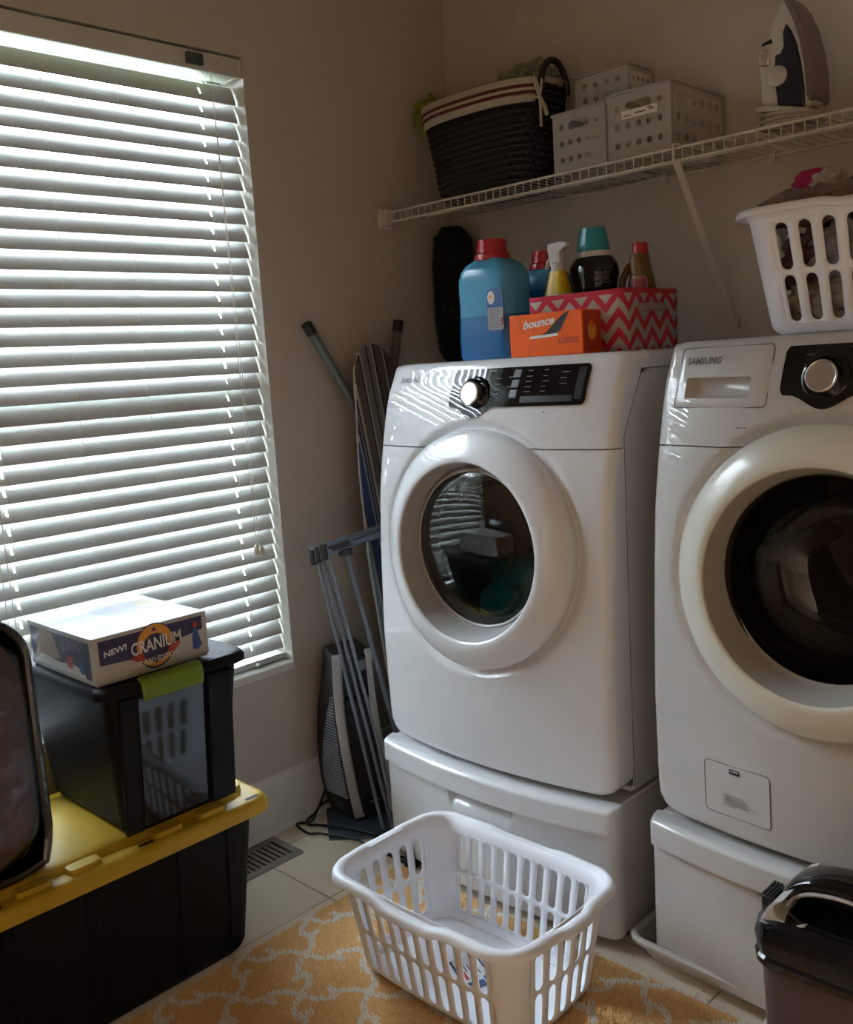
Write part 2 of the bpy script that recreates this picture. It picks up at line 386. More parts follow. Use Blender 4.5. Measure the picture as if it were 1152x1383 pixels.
for y in holes_y:
    mb = MB()
    mb.tube([(-0.026, y, 2.03), (-0.026, y, 0.482)], 0.0006, 5); mb.tube([(-0.064, y, 2.03), (-0.064, y, 0.482)], 0.0006, 5)
    obj('ladder_cord', mb, M_cord, bl)
for y in (-0.885, -1.50):
    obj('lift_cord', MB().tube([(-0.045, y+.001, 2.03), (-0.045, y+.001, 0.48)], 0.0009, 5), M_cord, bl)
    obj('cord_button', MB().lathe([(0.004, 0), (0.006, 0.002), (0.006, 0.006), (0.004, 0.008)], (-0.018, y, 0.476), 12), M_cord, bl)
mech = obj('tilt_mechanism', MB().box(-0.0015, 0.010, -0.945, -0.90, 2.036, 2.062), mat('mechanism_green', (0.05, 0.075, 0.07), 0.4), bl, bevel=0.001)
pc = obj('pull_cord', MB().tube([(0.006, -0.880, 2.03), (0.006, -0.878, 1.86), (0.006, -0.873, 1.2), (0.006, -0.870, 0.815)], 0.0011, 6).tube([(0.006, -0.880, 2.03), (0.0065, -0.877, 1.86), (0.007, -0.868, 1.4), (0.007, -0.861, 0.81)], 0.0011, 6), M_cord, bl)
tp = [(0.002, 0.0), (0.0065, 0.002), (0.0075, 0.010), (0.0065, 0.022), (0.004, 0.028), (0.002, 0.030)]
obj('tassel', MB().lathe(tp, (0.0075, -0.872, 0.790), 14), M_tassel, bl)
obj('tassel', MB().lathe(tp, (0.0085, -0.856, 0.785), 14), M_tassel, bl)
obj('tilt_cord', MB().tube([(0.005, -1.55, 2.03), (0.005, -1.545, 0.60)], 0.0011, 6).tube([(0.005, -1.535, 2.03), (0.005, -1.53, 0.62)], 0.0011, 6), M_cord, bl)

# ================================================================== FLOOR REGISTER
vt = T('floor_register', 'brown metal floor air register beside the yellow-lidded tote', 'vent', (0.098, -1.07, 0))
mb = MB(); o_ = rrect(0.068, 0.153, 0.008, 3, 0.098, -1.070); i_ = rrect(0.046, 0.130, 0.002, 3, 0.098, -1.070)
mb.loft([[(x, y, 0.0) for x, y in o_], [(x, y, 0.003) for x, y in o_], [(0.098+(x-.098)*.97, -1.07+(y+1.07)*.985, 0.0055) for x, y in o_], [(x, y, 0.0055) for x, y in i_], [(x, y, 0.0005) for x, y in i_]], False, False)
obj('register_frame', mb, M_vent, vt, smooth=30)
obj('duct', MB().box(0.05, 0.146, -1.20, -0.94, 0.0003, 0.0008), M_dark, vt, smooth=0)
fin = None
for k in range(15):
    f_mb = MB().box(-0.046, 0.046, -0.0035, 0.0035, 0.001, 0.0022, Matrix.Rotation(math.radians(28), 4, 'X') )
    o = obj('fin', f_mb, M_vent, vt, smooth=0, mesh=fin); fin = o.data; o.location = (0.098, -0.952 - k*0.0166, 0.002)

# ================================================================== LAUNDRY MACHINES
ZS = [0.335, 0.42, 0.6, 0.8, 0.97, 1.08, 1.15, 1.2, 1.245, 1.272]
BS = [0.747, 0.752, 0.757, 0.749, 0.737, 0.716, 0.700, 0.685, 0.664, 0.640]
BULGE = 0.042
def base_y(z): return float(np.interp(z, ZS, BS))
_zz = np.linspace(0.33, 1.28, 200); _bb = np.array([base_y(z) for z in _zz]); _k = np.ones(21)/21
_bb = np.convolve(np.pad(_bb, 10, mode='edge'), _k, mode='valid')
def base_s(z): return float(np.interp(z, _zz, _bb))
HW = 0.345; ZC0, ZC1 = 0.335, 1.272
def surf(x, z):               # x relative to machine centre, returns world y (without fillet)
    t = x/HW
    return -(base_s(z) + BULGE*(1 - t*t))
def sd_rr(x, z):              # signed distance (inside negative) to the rounded front outline
    cz = (ZC0 + ZC1)/2; hz = (ZC1 - ZC0)/2
    r = 0.045 if z < 0.6 else 0.014
    qx = abs(x) - (HW - r); qz = abs(z - cz) - (hz - r)
    return math.hypot(max(qx, 0), max(qz, 0)) + min(max(qx, qz), 0) - r
def fillet(x, z, r=0.018):
    d = -sd_rr(x, z)
    if d >= r: return 0.0
    d = max(d, 0.0)
    return r - math.sqrt(max(r*r - (r - d)**2, 0))
def seam_y(z):
    if z < 1.10: return -0.680
    if z < 1.236: return -0.680 + (z - 1.10)/0.136*0.075
    return -0.577
SEAM = 1.077
DC = 0.850          # door centre height
def front_shell(pocket=None):
    """flat polar mesh between the porthole and the rounded outline, then cut, then curved"""
    N = 180; ts = [0, 0.01, 0.03, 0.06, 0.09, 0.12, 0.15, 0.18, 0.21, 0.24, 0.28, 0.33, 0.4, 0.5, 0.6, 0.7, 0.78, 0.84, 0.885, 0.92, 0.945, 0.962, 0.976, 0.987, 0.995, 1.0]
    vs = []; fs = []; r0 = 0.235
    for k in range(N):
        a = 2*PI*(k + 0.5)/N; c, s = math.cos(a), math.sin(a)
        lo, hi = 0.2, 1.0
        for _ in range(40):
            md = (lo + hi)/2
            if sd_rr(md*c, DC + md*s) < 0: lo = md
            else: hi = md
        R = lo
        for t in ts:
            r = r0 + (R - r0)*t; vs.append((r*c, 0, DC + r*s))
    n = len(ts)
    for k in range(N):
        k2 = (k + 1) % N
        for i in range(n - 1): fs.append((k*n+i, k*n+i+1, k2*n+i+1, k2*n+i))
    bm = bmesh.new(); bv = [bm.verts.new(v) for v in vs]
    for f in fs: bm.faces.new([bv[i] for i in f])
    def cut(co, no): bmesh.ops.bisect_plane(bm, geom=bm.verts[:] + bm.edges[:] + bm.faces[:], plane_co=co, plane_no=no, dist=1e-6)
    cut((0,0,SEAM), (0,0,1))
    for z in (1.10, 1.12, 1.14, 1.16, 1.18, 1.2, 1.22, 1.24, 1.255): cut((0,0,z), (0,0,1))
    for x in np.linspace(-0.3, 0.3, 13): cut((x,0,0), (1,0,0))
    if pocket:
        x0, x1, z0, z1 = pocket
        for x in (x0, x1): cut((x,0,0), (1,0,0))
        for z in (z0, z1): cut((0,0,z), (0,0,1))
        kill = [f for f in bm.faces if x0 < f.calc_center_median().x < x1 and z0 < f.calc_center_median().z < z1]
        bmesh.ops.delete(bm, geom=kill, context='FACES')
    return bm
def shell_piece(bm0, upper, cx, dx):
    bm = bm0.copy()
    kill = [f for f in bm.faces if (f.calc_center_median().z < SEAM) == upper]
    bmesh.ops.delete(bm, geom=kill, context='FACES')
    gap = 0.0012 if upper else -0.0012
    bmesh.ops.recalc_face_normals(bm, faces=bm.faces)
    # rim edges lying on the outline
    rim = [e for e in bm.edges if e.is_boundary and all(sd_rr(v.co.x, v.co.z) > -0.008 for v in e.verts) and not all(abs(v.co.z - SEAM) < 1e-4 for v in e.verts)]
    r = bmesh.ops.extrude_edge_only(bm, edges=rim)
    newv = set(g for g in r['geom'] if isinstance(g, bmesh.types.BMVert))
    for v in bm.verts:
        x, z = v.co.x, v.co.z
        if v in newv:
            y = seam_y(z)
            if not upper: y = -0.682
        else:
            rr = math.hypot(x, z - DC)
            rq_ = min(max((0.294 - rr)/0.020, 0), 1); rec = 0.014*rq_*rq_*(3-2*rq_)
            y = surf(x, z) + fillet(x, z) + rec
        zz = z
        if abs(z - SEAM) < 1e-4: zz = z + gap
        v.co = (cx + x, y, zz)
    bmesh.ops.recalc_face_normals(bm, faces=bm.faces)
    me = bpy.data.meshes.new('shell'); bm.to_mesh(me); bm.free()
    # make sure normals look outward (-y)
    s_ = sum(p.normal.y * p.area for p in me.polygons)
    if s_ > 0: me.flip_normals()
    me.materials.append(M_white)
    me.polygons.foreach_set('use_smooth', [True]*len(me.polygons)); me.set_sharp_from_angle(angle=math.radians(50))
    return me
def on_front(cx, off=0.0, dz=0.0):
    return lambda a, b, c=0.0: Vector((cx + a, surf(a, b) - c - off, b + dz))
def fpatch(name, x0, x1, zlo, zhi, cx, m, parent, off=0.003, nx=40, nz=6):
    mb = MB(); rings = []
    for i in range(nx + 1):
        x = x0 + (x1-x0)*i/nx; a, b = zlo(x), zhi(x)
        rings.append([Vector((cx + x, surf(x, a + (b-a)*j/nz) - off, a + (b-a)*j/nz)) for j in range(nz + 1)] +
                     [Vector((cx + x, surf(x, b - (b-a)*j/nz) + 0.004, b - (b-a)*j/nz)) for j in range(nz + 1)])
    mb.loft(rings); return obj(name, mb, m, parent, smooth=30)
def rc(x, x0, x1, r, z, s):       # rounded corner of a patch edge
    d = min(x - x0, x1 - x)
    if d >= r: return z
    d = max(d, 0); return z - s*(r - math.sqrt(max(r*r - (r-d)**2, 0)))
def machine(kind, cx):
    dry = kind == 'dryer'
    if dry: t = T('clothes_dryer', 'white front-load dryer with a teal towel behind its clear porthole', 'dryer', (cx, -0.4, 0.335))
    else: t = T('washing_machine', 'white front-load washer with a dark empty porthole, at the right', 'washing machine', (cx, -0.4, 0.335))
    pocket = None if dry else (-0.285, -0.146, 1.165, 1.203)
    bm = front_shell(pocket)
    if True:
        lo = shell_piece(bm, False, cx, 0); up = shell_piece(bm, True, cx, 0); bm.free()
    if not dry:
        for me_ in (lo, up): me_.materials[0] = M_white_shaded
    fp = obj('front_panel', None, None, t, mesh=lo); cp = obj('control_housing', None, None, t, mesh=up)
    x0, x1 = cx - HW, cx + HW
    prof = [(-0.6805, 0.335), (-0.6805, 1.0995), (-0.607, 1.234), (-0.04, 1.234), (-0.04, 0.335)]
    for xa, xb in ((x0, x0+0.003), (x1-0.003, x1)):
        mb = MB(); mb.loft([[(xx, y, z) for y, z in prof] for xx in (xa, xb)]); obj('side_panel', mb, M_white2, t, smooth=0)
    obj('rear_panel', MB().box(x0+.003, x1-.003, -0.05, -0.04, 0.335, 1.234), M_white2, t, smooth=0)
    obj('base_plate', MB().box(x0+.003, x1-.003, -0.69, -0.05, 0.335, 0.345), M_white2, t, smooth=0)
    for xx in (x0, x1): obj('panel_seam', MB().tube([(xx, -0.6812, 0.345), (xx, -0.6812, 1.0995), (xx, -0.6065, 1.2345), (xx, -0.06, 1.2352)], 0.0009, 5), M_print, t)
    for xa in (x0+.0008, x1-.0058):
        mb = MB(); mb.loft([[(xx, y, z) for y, z in [(-0.686, 1.0), (-0.686, 1.095), (-0.660, 1.15), (-0.630, 1.205), (-0.610, 1.250), (-0.56, 1.255), (-0.56, 1.0)]] for xx in (xa, xa+.005)]); obj('inner_cheek', mb, M_white2, t, smooth=0)
    lp = [(x0, 1.236), (x0, 1.258)] + [(x0+.014-.014*math.cos(a), 1.258+.014*math.sin(a)) for a in np.linspace(0.2, PI/2, 6)] + [(x1-.014+.014*math.sin(a), 1.258+.014*math.cos(a)) for a in np.linspace(0, PI/2-0.2, 6)] + [(x1, 1.258), (x1, 1.236)]
    obj('top_lid', MB().loft([[(a, y, b) for a, b in lp] for y in (-0.577, -0.035)]), M_white, t, smooth=35)
    for sx_ in (-0.3, 0.3):
        for y in (-0.64, -0.1): obj('foot', MB().lathe([(0.018, 0), (0.018, 0.012)], (cx+sx_, y, 0.3235), 14), M_black, t)
    # bulkhead behind the shell, with the porthole
    mb = MB(); N = 64; rings = [[], []]
    out = [(HW-0.006)*s for s in (1,)]
    for k in range(N):
        a = 2*PI*(k+.5)/N; c, s = math.cos(a), math.sin(a)
        R = min((HW-.008)/max(abs(c), 1e-6), (1.05-DC if s > 0 else DC-0.35)/max(abs(s), 1e-6))
        rings[0].append((cx + 0.232*c, -0.69, DC + 0.232*s)); rings[1].append((cx + R*c, -0.69, DC + R*s))
    mb.loft(rings, False, False); obj('bulkhead', mb, M_bezel, t, smooth=0)
    # door
    ring_prof = [(0.268, 0.020), (0.2705, 0.006), (0.2705, -0.003), (0.267, -0.012), (0.258, -0.021), (0.245, -0.028), (0.230, -0.033), (0.215, -0.0365), (0.206, -0.0370), (0.2025, -0.0355), (0.2005, -0.032)]
    def bend(p):
        x, z = p.x - cx, p.z; return Vector((p.x, p.y + surf(x, z)*0.85 + surf(0, DC)*0.15, p.z))
    dr = obj('door', MB().lathe(ring_prof, (cx, 0, DC), 96, 'y', False, False, fn=bend), M_white if dry else M_wring, t, smooth=40)
    obj('door_bezel', MB().lathe([(0.2005, -0.032), (0.197, -0.018), (0.191, 0.002), (0.186, 0.018), (0.184, 0.030), (0.180, 0.033)], (cx, 0, DC), 96, 'y', False, False, fn=bend), M_bezel if dry else mat('bezel_beige', (0.40, 0.38, 0.33), 0.4), dr, smooth=50)
    yc = surf(0, DC)
    if dry:
        obj('door_glass', MB().lathe([(0.183, 0.034)] + [(0.183*math.cos(a), 0.030 - 0.022*math.sin(a)) for a in np.linspace(0.1, PI/2-0.01, 14)], (cx, yc, DC), 72, 'y', False, True), M_dglass, dr)
        obj('glass_seal', MB().lathe([(0.186, 0.028), (0.180, 0.022), (0.176, 0.024), (0.176, 0.034), (0.186, 0.034)], (cx, yc, DC), 72, 'y', False, False), M_bezel, dr)
    else:
        bp = [(0.184, 0.030), (0.178, 0.040), (0.170, 0.062), (0.155, 0.09), (0.13, 0.115), (0.10, 0.128), (0.06, 0.135), (0.001, 0.137)]
        obj('door_glass', MB().lathe(bp, (cx, yc, DC), 72, 'y', False, True), M_wglass, dr)
        for rr, yy, w in ((0.135, 0.16, 0.003), (0.178, 0.18, 0.0025), (0.098, 0.135, 0.003)):
            obj('glass_ring', MB().lathe([(rr+w, 0), (rr, -w), (rr-w, 0), (rr, w)], (cx, yc+yy, DC), 64, 'y', False, False).loft([[(0,0,0)]*3]*2, False, False), M_steel, dr)
    # drum
    dm = MB(); dm.lathe([(0.232, -0.69), (0.19, -0.685), (0.19, -0.66), (0.25, -0.64), (0.252, -0.55), (0.252, -0.13), (0.20, -0.115), (0.06, -0.115), (0.055, -0.135), (0.001, -0.14)], (cx, 0, DC), 64, 'y', False, True)
    drum = obj('drum', dm, M_steel if not dry else mat('dryer_drum', (0.62, 0.60, 0.57), 0.45, var=0.1), t)
    for k in range(3):
        a = 2*PI*k/3 + (0.5 if dry else 1.2); c, s = math.cos(a), math.sin(a)
        P = lambda r, w, y: Vector((cx + r*c - w*s, y, DC + r*s + w*c))
        mb = MB(); mb.loft([[P(0.25, -0.03, y), P(0.205, -0.010, y), P(0.205, 0.010, y), P(0.25, 0.03, y)] for y in (-0.62, -0.15)])
        obj('drum_baffle', mb, M_steel, drum, bevel=0.004)
    hm = MB()
    for i in range(0 if dry else 7):
        for j in range(40):
            a = 2*PI*j/40 + i*0.08; y = -0.58 + i*0.06; r = 0.2515
            c, s = math.cos(a), math.sin(a); w = 0.0022
            hm.add([(cx + r*c - w*s, y-w, DC + r*s + w*c), (cx + r*c + w*s, y-w, DC + r*s - w*c), (cx + r*c + w*s, y+w, DC + r*s - w*c), (cx + r*c - w*s, y+w, DC + r*s + w*c)], [(0,1,2,3)])
    if not dry: tag(obj('drum_perforations', hm, M_dark, drum, smooth=0), kind='stuff')
    # control glass
    KX = -0.010; KZ = 1.196
    pl_, pr_ = -0.088, 0.272
    def zlo(x):
        b = 1.168 - 0.0*x; d = abs(x - KX)
        bump = 0.024*(0.5 + 0.5*math.cos(min(d/0.062, 1)*PI)) if d < 0.062 else 0
        if d < 0.03: bump = max(bump, 0.0)
        return rc(x, pl_, pr_, 0.009, b, -1) - bump
    zhi = lambda x: rc(x, pl_, pr_, 0.009, 1.252, 1)
    pg = fpatch('control_glass', pl_, pr_, zlo, zhi, cx, M_blackgl, t, 0.003, 72, 8)
    fr = on_front(cx)
    kb = MB(); yk = surf(KX, KZ) - 0.002
    kp = Vector((cx + KX, yk, KZ))
    tiltk = Matrix.Translation(kp) @ Matrix.Rotation(math.radians(-12), 4, 'X')
    tf = lambda p: tiltk @ p
    kr = obj('knob_ring', MB().lathe([(0.042, 0.002), (0.041, -0.003), (0.037, -0.005), (0.034, -0.003), (0.033, 0.001)], (0,0,0), 40, 'y', False, False, fn=tf), M_blackgl, t)
    kn = obj('knob', MB().lathe([(0.029, 0.0), (0.028, -0.018), (0.0275, -0.022), (0.0255, -0.024), (0.0245, -0.0235)], (0,0,0), 40, 'y', False, False, fn=tf), M_chrome, t)
    obj('knob_face', MB().lathe([(0.0245, -0.0235), (0.0235, -0.022), (0.001, -0.0225)], (0,0,0), 40, 'y', False, True, fn=tf), mat('knob_brushed', (0.6, 0.6, 0.6), 0.28, metal=0.9), kn)
    # keys and print on the control glass
    for bz in (1.238, 1.2165, 1.195):
        mb = MB(); mb.loft([[fr(a, b, 0.0032) for a, b in rrect(0.0095, 0.0085, 0.002, 2, 0.098, bz)], [fr(a, b, 0.0050) for a, b in rrect(0.0085, 0.0075, 0.002, 2, 0.098, bz)]]); obj('key', mb, M_button, pg)
    obj('key_strip', MB().add([fr(0.118 + 0.125*i/8, z, 0.0036) for i in range(9) for z in (1.176, 1.189)], [(2*i, 2*i+2, 2*i+3, 2*i+1) for i in range(8)]), M_strip, pg, smooth=0)
    obj('key_strip', MB().add([fr(x, z, 0.0036) for x in (0.247, 0.264) for z in (1.18, 1.2, 1.22, 1.245)], [(i, i+4, i+5, i+1) for i in range(3)]), M_strip, pg, smooth=0)
    pm = MB()
    rr_ = random.Random(3)
    for (x0_, zs_) in ((0.125, (1.242, 1.230, 1.219, 1.208, 1.198)), (0.165, (1.242, 1.230, 1.219, 1.208, 1.198)), (0.208, (1.236, 1.224, 1.212)), (0.043, (1.228, 1.216, 1.205, 1.195)), (0.02, (1.245,)), (-0.05, (1.235, 1.218, 1.2)), (0.078, (1.23, 1.21))):
        for z in zs_:
            w = rr_.uniform(0.010, 0.019)
            pm.add([fr(x0_, z, 0.0038), fr(x0_+w, z, 0.0038), fr(x0_+w, z+0.0018, 0.0038), fr(x0_, z+0.0018, 0.0038)], [(0,1,2,3)])
    tag(obj('control_print', pm, M_print, pg, smooth=0), kind='stuff')
    text('lettering', 'SAMSUNG', on_front(cx), -0.290, -0.215, 1.2275, 1.2405, mat('lettering_grey', (0.06, 0.06, 0.07), 0.4), t, c=0.0032 if dry else 0.0052, bold=0.02, shear=0.05)
    if dry:
        decal('indicator_dot', disc(0.18, 1.155, 0.002, 10), on_front(cx), M_print, t, 0.001)
    else:
        # detergent tray: outline plate with a scooped pull
        x0_, x1_, z0_, z1_ = -0.3085, -0.112, 1.148, 1.258
        px0, px1, pz0, pz1 = pocket
        mb = MB(); xs = list(np.linspace(x0_, px0, 4)) + list(np.linspace(px0, px1, 8))[1:] + list(np.linspace(px1, x1_, 4))[1:]
        zs = list(np.linspace(z0_, pz0, 4)) + list(np.linspace(pz0, pz1, 3))[1:] + list(np.linspace(pz1, z1_, 5))[1:]
        idx = {}
        vs = []; fs = []
        for i, x in enumerate(xs):
            for j, z in enumerate(zs):
                # rounded outer corners
                qx = min(x - x0_, x1_ - x); qz = min(z - z0_, z1_ - z)
                idx[i, j] = len(vs); vs.append(Vector((cx + x, surf(x, z) - 0.0035 + (0.003 if qx < 1e-6 or qz < 1e-6 else 0), z)))
        for i in range(len(xs)-1):
            for j in range(len(zs)-1):
                xm = (xs[i]+xs[i+1])/2; zm = (zs[j]+zs[j+1])/2
                if px0 < xm < px1 and pz0 < zm < pz1: continue
                fs.append((idx[i,j], idx[i+1,j], idx[i+1,j+1], idx[i,j+1]))
        for (x, z) in ():
            pass
        mb.add(vs, fs); tr_ = obj('detergent_drawer', mb, M_white_shaded, t, smooth=60)
        # pull pocket
        mb = MB(); ring = lambda k, d, s: [Vector((cx + a, surf(a, b)*1.0 - 0.0035 + d, b)) for a, b in rrect((px1-px0)/2 - s, (pz1-pz0)/2 - s, 0.006 if k else 0.001, 4, (px0+px1)/2, (pz0+pz1)/2)]
        mb.loft([ring(0, 0, 0), ring(1, 0.001, 0.0005), ring(1, 0.006, 0.0015), ring(1, 0.018, 0.004), ring(1, 0.024, 0.010)], False, True)
        obj('pull_recess', mb, M_white_shaded, tr_, smooth=70)
        gm = MB(); o1 = rrect((x1_-x0_)/2, (z1_-z0_)/2, 0.009, 5, (x0_+x1_)/2, (z0_+z1_)/2)
        gm.tube([fr(a, b, 0.0012) for a, b in o1], 0.0011, 5, loop=True); obj('drawer_gap', gm, M_print, tr_)
        # filter door
        o1 = rrect(0.068, 0.052, 0.010, 5, -0.152, 0.432)
        fd = obj('filter_door', MB().loft([[fr(a, b, -0.001) for a, b in o1], [fr(a, b, 0.0008) for a, b in o1]]), M_white_shaded, t, smooth=30)
        obj('filter_gap', MB().tube([fr(a, b, 0.0006) for a, b in o1], 0.0009, 5, loop=True), M_print, fd)
        decal('latch_slot', rrect(0.011, 0.005, 0.001, 2, -0.155, 0.473), fr, M_black, fd, 0.0016)
        decal('latch_tab', rrect(0.009, 0.0016, 0.0008, 2, -0.155, 0.4745), fr, M_printl, fd, 0.0020)
        tm = MB(); rr2 = random.Random(5)
        for k in range(7):
            z = 0.423 - k*0.0036; w = rr2.uniform(0.025, 0.055)
            tm.add([fr(-0.180, z, 0.0017), fr(-0.180+w, z, 0.0017), fr(-0.180+w, z+0.0012, 0.0017), fr(-0.180, z+0.0012, 0.0017)], [(0,1,2,3)])
        tag(obj('filter_print', tm, M_print, fd, smooth=0), kind='stuff')
        for k in range(3): decal('child_lock_mark', rrect(0.003, 0.0009, 0.0004, 1, -0.155 + 0.008*k - 0.008, 1.112), fr, M_print, t, 0.001)
    return t
def pedestal(cx, label, M_white=M_white):
    t = T('laundry_pedestal', label, 'pedestal', (cx, -0.4, 0.0), 'pedestals under the laundry machines')
    hw = 0.349
    obj('pedestal_cabinet', MB().box(cx-0.344, cx+0.344, -0.735, -0.04, 0.022, 0.322), M_white2, t, bevel=0.004)
    nx, nz = 180, 46; zs = sorted(set(list(np.linspace(0.026, 0.262, 26)) + [0.2655, 0.2665, 0.268, 0.2695, 0.2705] + list(np.linspace(0.275, 0.312, 6)) + [0.3135, 0.3155, 0.3175, 0.3195, 0.3213, 0.3226, 0.3233, 0.3235]))
    mb = MB(); vs = []; fs = []
    for i in range(nx + 1):
        x = -hw + 2*hw*i/nx; tt = x/hw
        for z in zs:
            y = 0.768 + 0.040*(1 - tt*tt)
            if z > 0.267: y += 0.011
            if z > 0.312: a = (z - 0.312)/0.0115; y -= 0.020*(1 - math.sqrt(max(1 - a*a, 0)))
            d = hw - abs(x); r = 0.014
            if d < r: y -= r - math.sqrt(max(r*r - (r-d)**2, 0))
            if z < 0.266 and abs(x) < 0.125:
                wz = min(max((z - 0.226)/0.034, 0), 1); wx = min(max((0.100 - 0.012*(1-wz) - abs(x))/0.005, 0), 1); y -= 0.034*wz*wx
            vs.append((cx + x, -y, z))
    n = len(zs)
    for i in range(nx):
        for j in range(n-1): fs.append((i*n+j, (i+1)*n+j, (i+1)*n+j+1, i*n+j+1))
    mb.add(vs, fs)
    # returns to the cabinet
    edge = [(0 if s < 0 else nx) for s in (-1, 1)]
    L = [vs[j] for j in range(n)]; mb.add(L + [(p[0], -0.737, p[2]) for p in L], [(j, j+1, n+j+1, n+j) for j in range(n-1)])
    Rr = [vs[nx*n + j] for j in range(n)]; mb.add(Rr + [(p[0], -0.737, p[2]) for p in Rr], [(j+1, j, n+j, n+j+1) for j in range(n-1)])
    for jj in (0, n-1):
        L = [vs[i*n + jj] for i in range(nx+1)]; mb.add(L + [(p[0], -0.737, p[2]) for p in L], [((i, i+1, nx+1+i+1, nx+1+i) if jj else (i+1, i, nx+1+i, nx+1+i+1)) for i in range(nx)])
    obj('pedestal_drawer', mb, M_white, t, smooth=40, doubles=1e-5)
    for sx_ in (-0.31, 0.31):
        for y in (-0.70, -0.08): obj('foot', MB().lathe([(0.020, 0), (0.020, 0.008), (0.012, 0.010), (0.012, 0.024)], (cx+sx_, y, 0.0), 14), M_black, t)
    return t
DX, WX = 0.703, 1.481
dryer = machine('dryer', DX)
washer = machine('washer', WX); washer.location.z += 0.010; washer.location.y += 0.012
pedestal(DX, 'white drawer pedestal under the dryer, behind the floor basket')
pw = pedestal(WX, 'white drawer pedestal under the washer, in the drain pan', M_white_shaded); pw.location.z += 0.010; pw.location.y += 0.012
# drain pan
pan = T('drain_pan', 'dented pale metal drain pan under the washer pedestal', 'drain pan', (WX, -0.39, 0))
mb = MB(); o1 = rrect(0.40, 0.375, 0.03, 5, WX, -0.395); o2 = rrect(0.372, 0.345, 0.02, 5, WX, -0.395)
def sag(x, y, z): return (x, y - (0.035*min(max((x-1.10)/0.35, 0), 1) if y < -0.6 else 0), z)
mb.loft([[sag(x, y, 0.0) for x, y in o2], [sag(x, y, 0.048) for x, y in o1], [sag(x, y, 0.045) for x, y in rrect(0.393, 0.368, 0.03, 5, WX, -0.395)], [sag(x, y, 0.004) for x, y in rrect(0.366, 0.339, 0.02, 5, WX, -0.395)]], True, True)
obj('pan_tray', mb, M_pan, pan, smooth=30)
rim = [Vector(sag(x, y, 0.050)) for x, y in o1]
obj('pan_rim', MB().tube(rim, 0.0085, 8, loop=True), M_pan, pan)

# clothes in the dryer
tag(obj('bath_towel', blob((DX+0.055, -0.62, 0.735), (0.105, 0.10, 0.085), 3, 0.55, 1.7, 5), M_towel), 'crumpled teal towel behind the dryer porthole', 'towel')
tag(obj('dark_garment', blob((DX+0.01, -0.40, 0.715), (0.19, 0.16, 0.12), 8, 0.3, 1.5, 4), M_darkcl), 'dark grey garment in the dryer drum, behind the teal towel', 'clothes')

# ================================================================== WIRE SHELF
sh = T('wire_shelf', 'white vinyl-coated wire shelf along the back wall above the machines', 'shelf', (1.2, -0.15, 1.71))
SXE = 2.3; SZ = 1.722
wm = MB().tube([(0, -0.006, SZ), (0, -0.302, SZ), (0, -0.308, SZ-0.004), (0, -0.308, SZ-0.030)], 0.0014, 5)
wmesh = None
k = 0; x = 0.045
while x < SXE:
    o = obj('cross_wire', wm, M_wire, sh, mesh=wmesh); wmesh = o.data; o.location.x = x; x += 0.0254
for (y, z, r) in ((-0.307, SZ-0.003, 0.0032), (-0.308, SZ-0.031, 0.0034), (-0.155, SZ-0.004, 0.0032), (-0.006, SZ-0.004, 0.0032)):
    obj('shelf_rod', MB().tube([(0.03, y, z), (SXE, y, z)], r, 8), M_wire, sh)
obj('end_bracket', MB().box(0.0, 0.026, -0.325, -0.285, SZ-0.040, SZ+0.006).box(0.0, 0.006, -0.335, -0.275, SZ-0.048, SZ+0.012), M_wire, sh, bevel=0.003)
for bx in (0.965, 2.0):
    mb = MB(); a, b = Vector((bx, -0.300, SZ-0.030)), Vector((bx-0.012, -0.008, 1.330)); d = (b - a).normalized(); u = Vector((1, 0, 0)); w = d.cross(u)
    R4 = lambda p: [p + u*0.009, p + u*0.009 + w*0.003, p - u*0.009 + w*0.003, p - u*0.009]
    mb.loft([R4(a), R4(b)]); mb.box(bx-0.026, bx+0.002, -0.010, -0.001, 1.312, 1.345); mb.lathe([(0.004, 0), (0.003, -0.003)], (bx-0.012, -0.010, 1.326), 10, 'y')
    obj('diagonal_brace', mb, M_wire, sh, smooth=0, bevel=0.001)
    obj('lip_hook', MB().tube([(bx-.012, -0.305, SZ+0.004), (bx, -0.314, SZ+0.006), (bx+0.012, -0.305, SZ+0.004)], 0.002, 6).tube([(bx, -0.312, SZ+0.006), (bx, -0.312, SZ-0.035)], 0.0025, 6), M_wire, sh)
for cxx in (0.455, 0.766, 1.059, 1.40, 1.75):
    obj('wall_clip', MB().box(cxx-0.007, cxx+0.007, -0.014, -0.001, SZ-0.018, SZ+0.004).lathe([(0.004, 0), (0.003, -0.004)], (cxx, -0.014, SZ-0.012), 8, 'y'), M_wire, sh, bevel=0.002)
ST = SZ + 0.0016

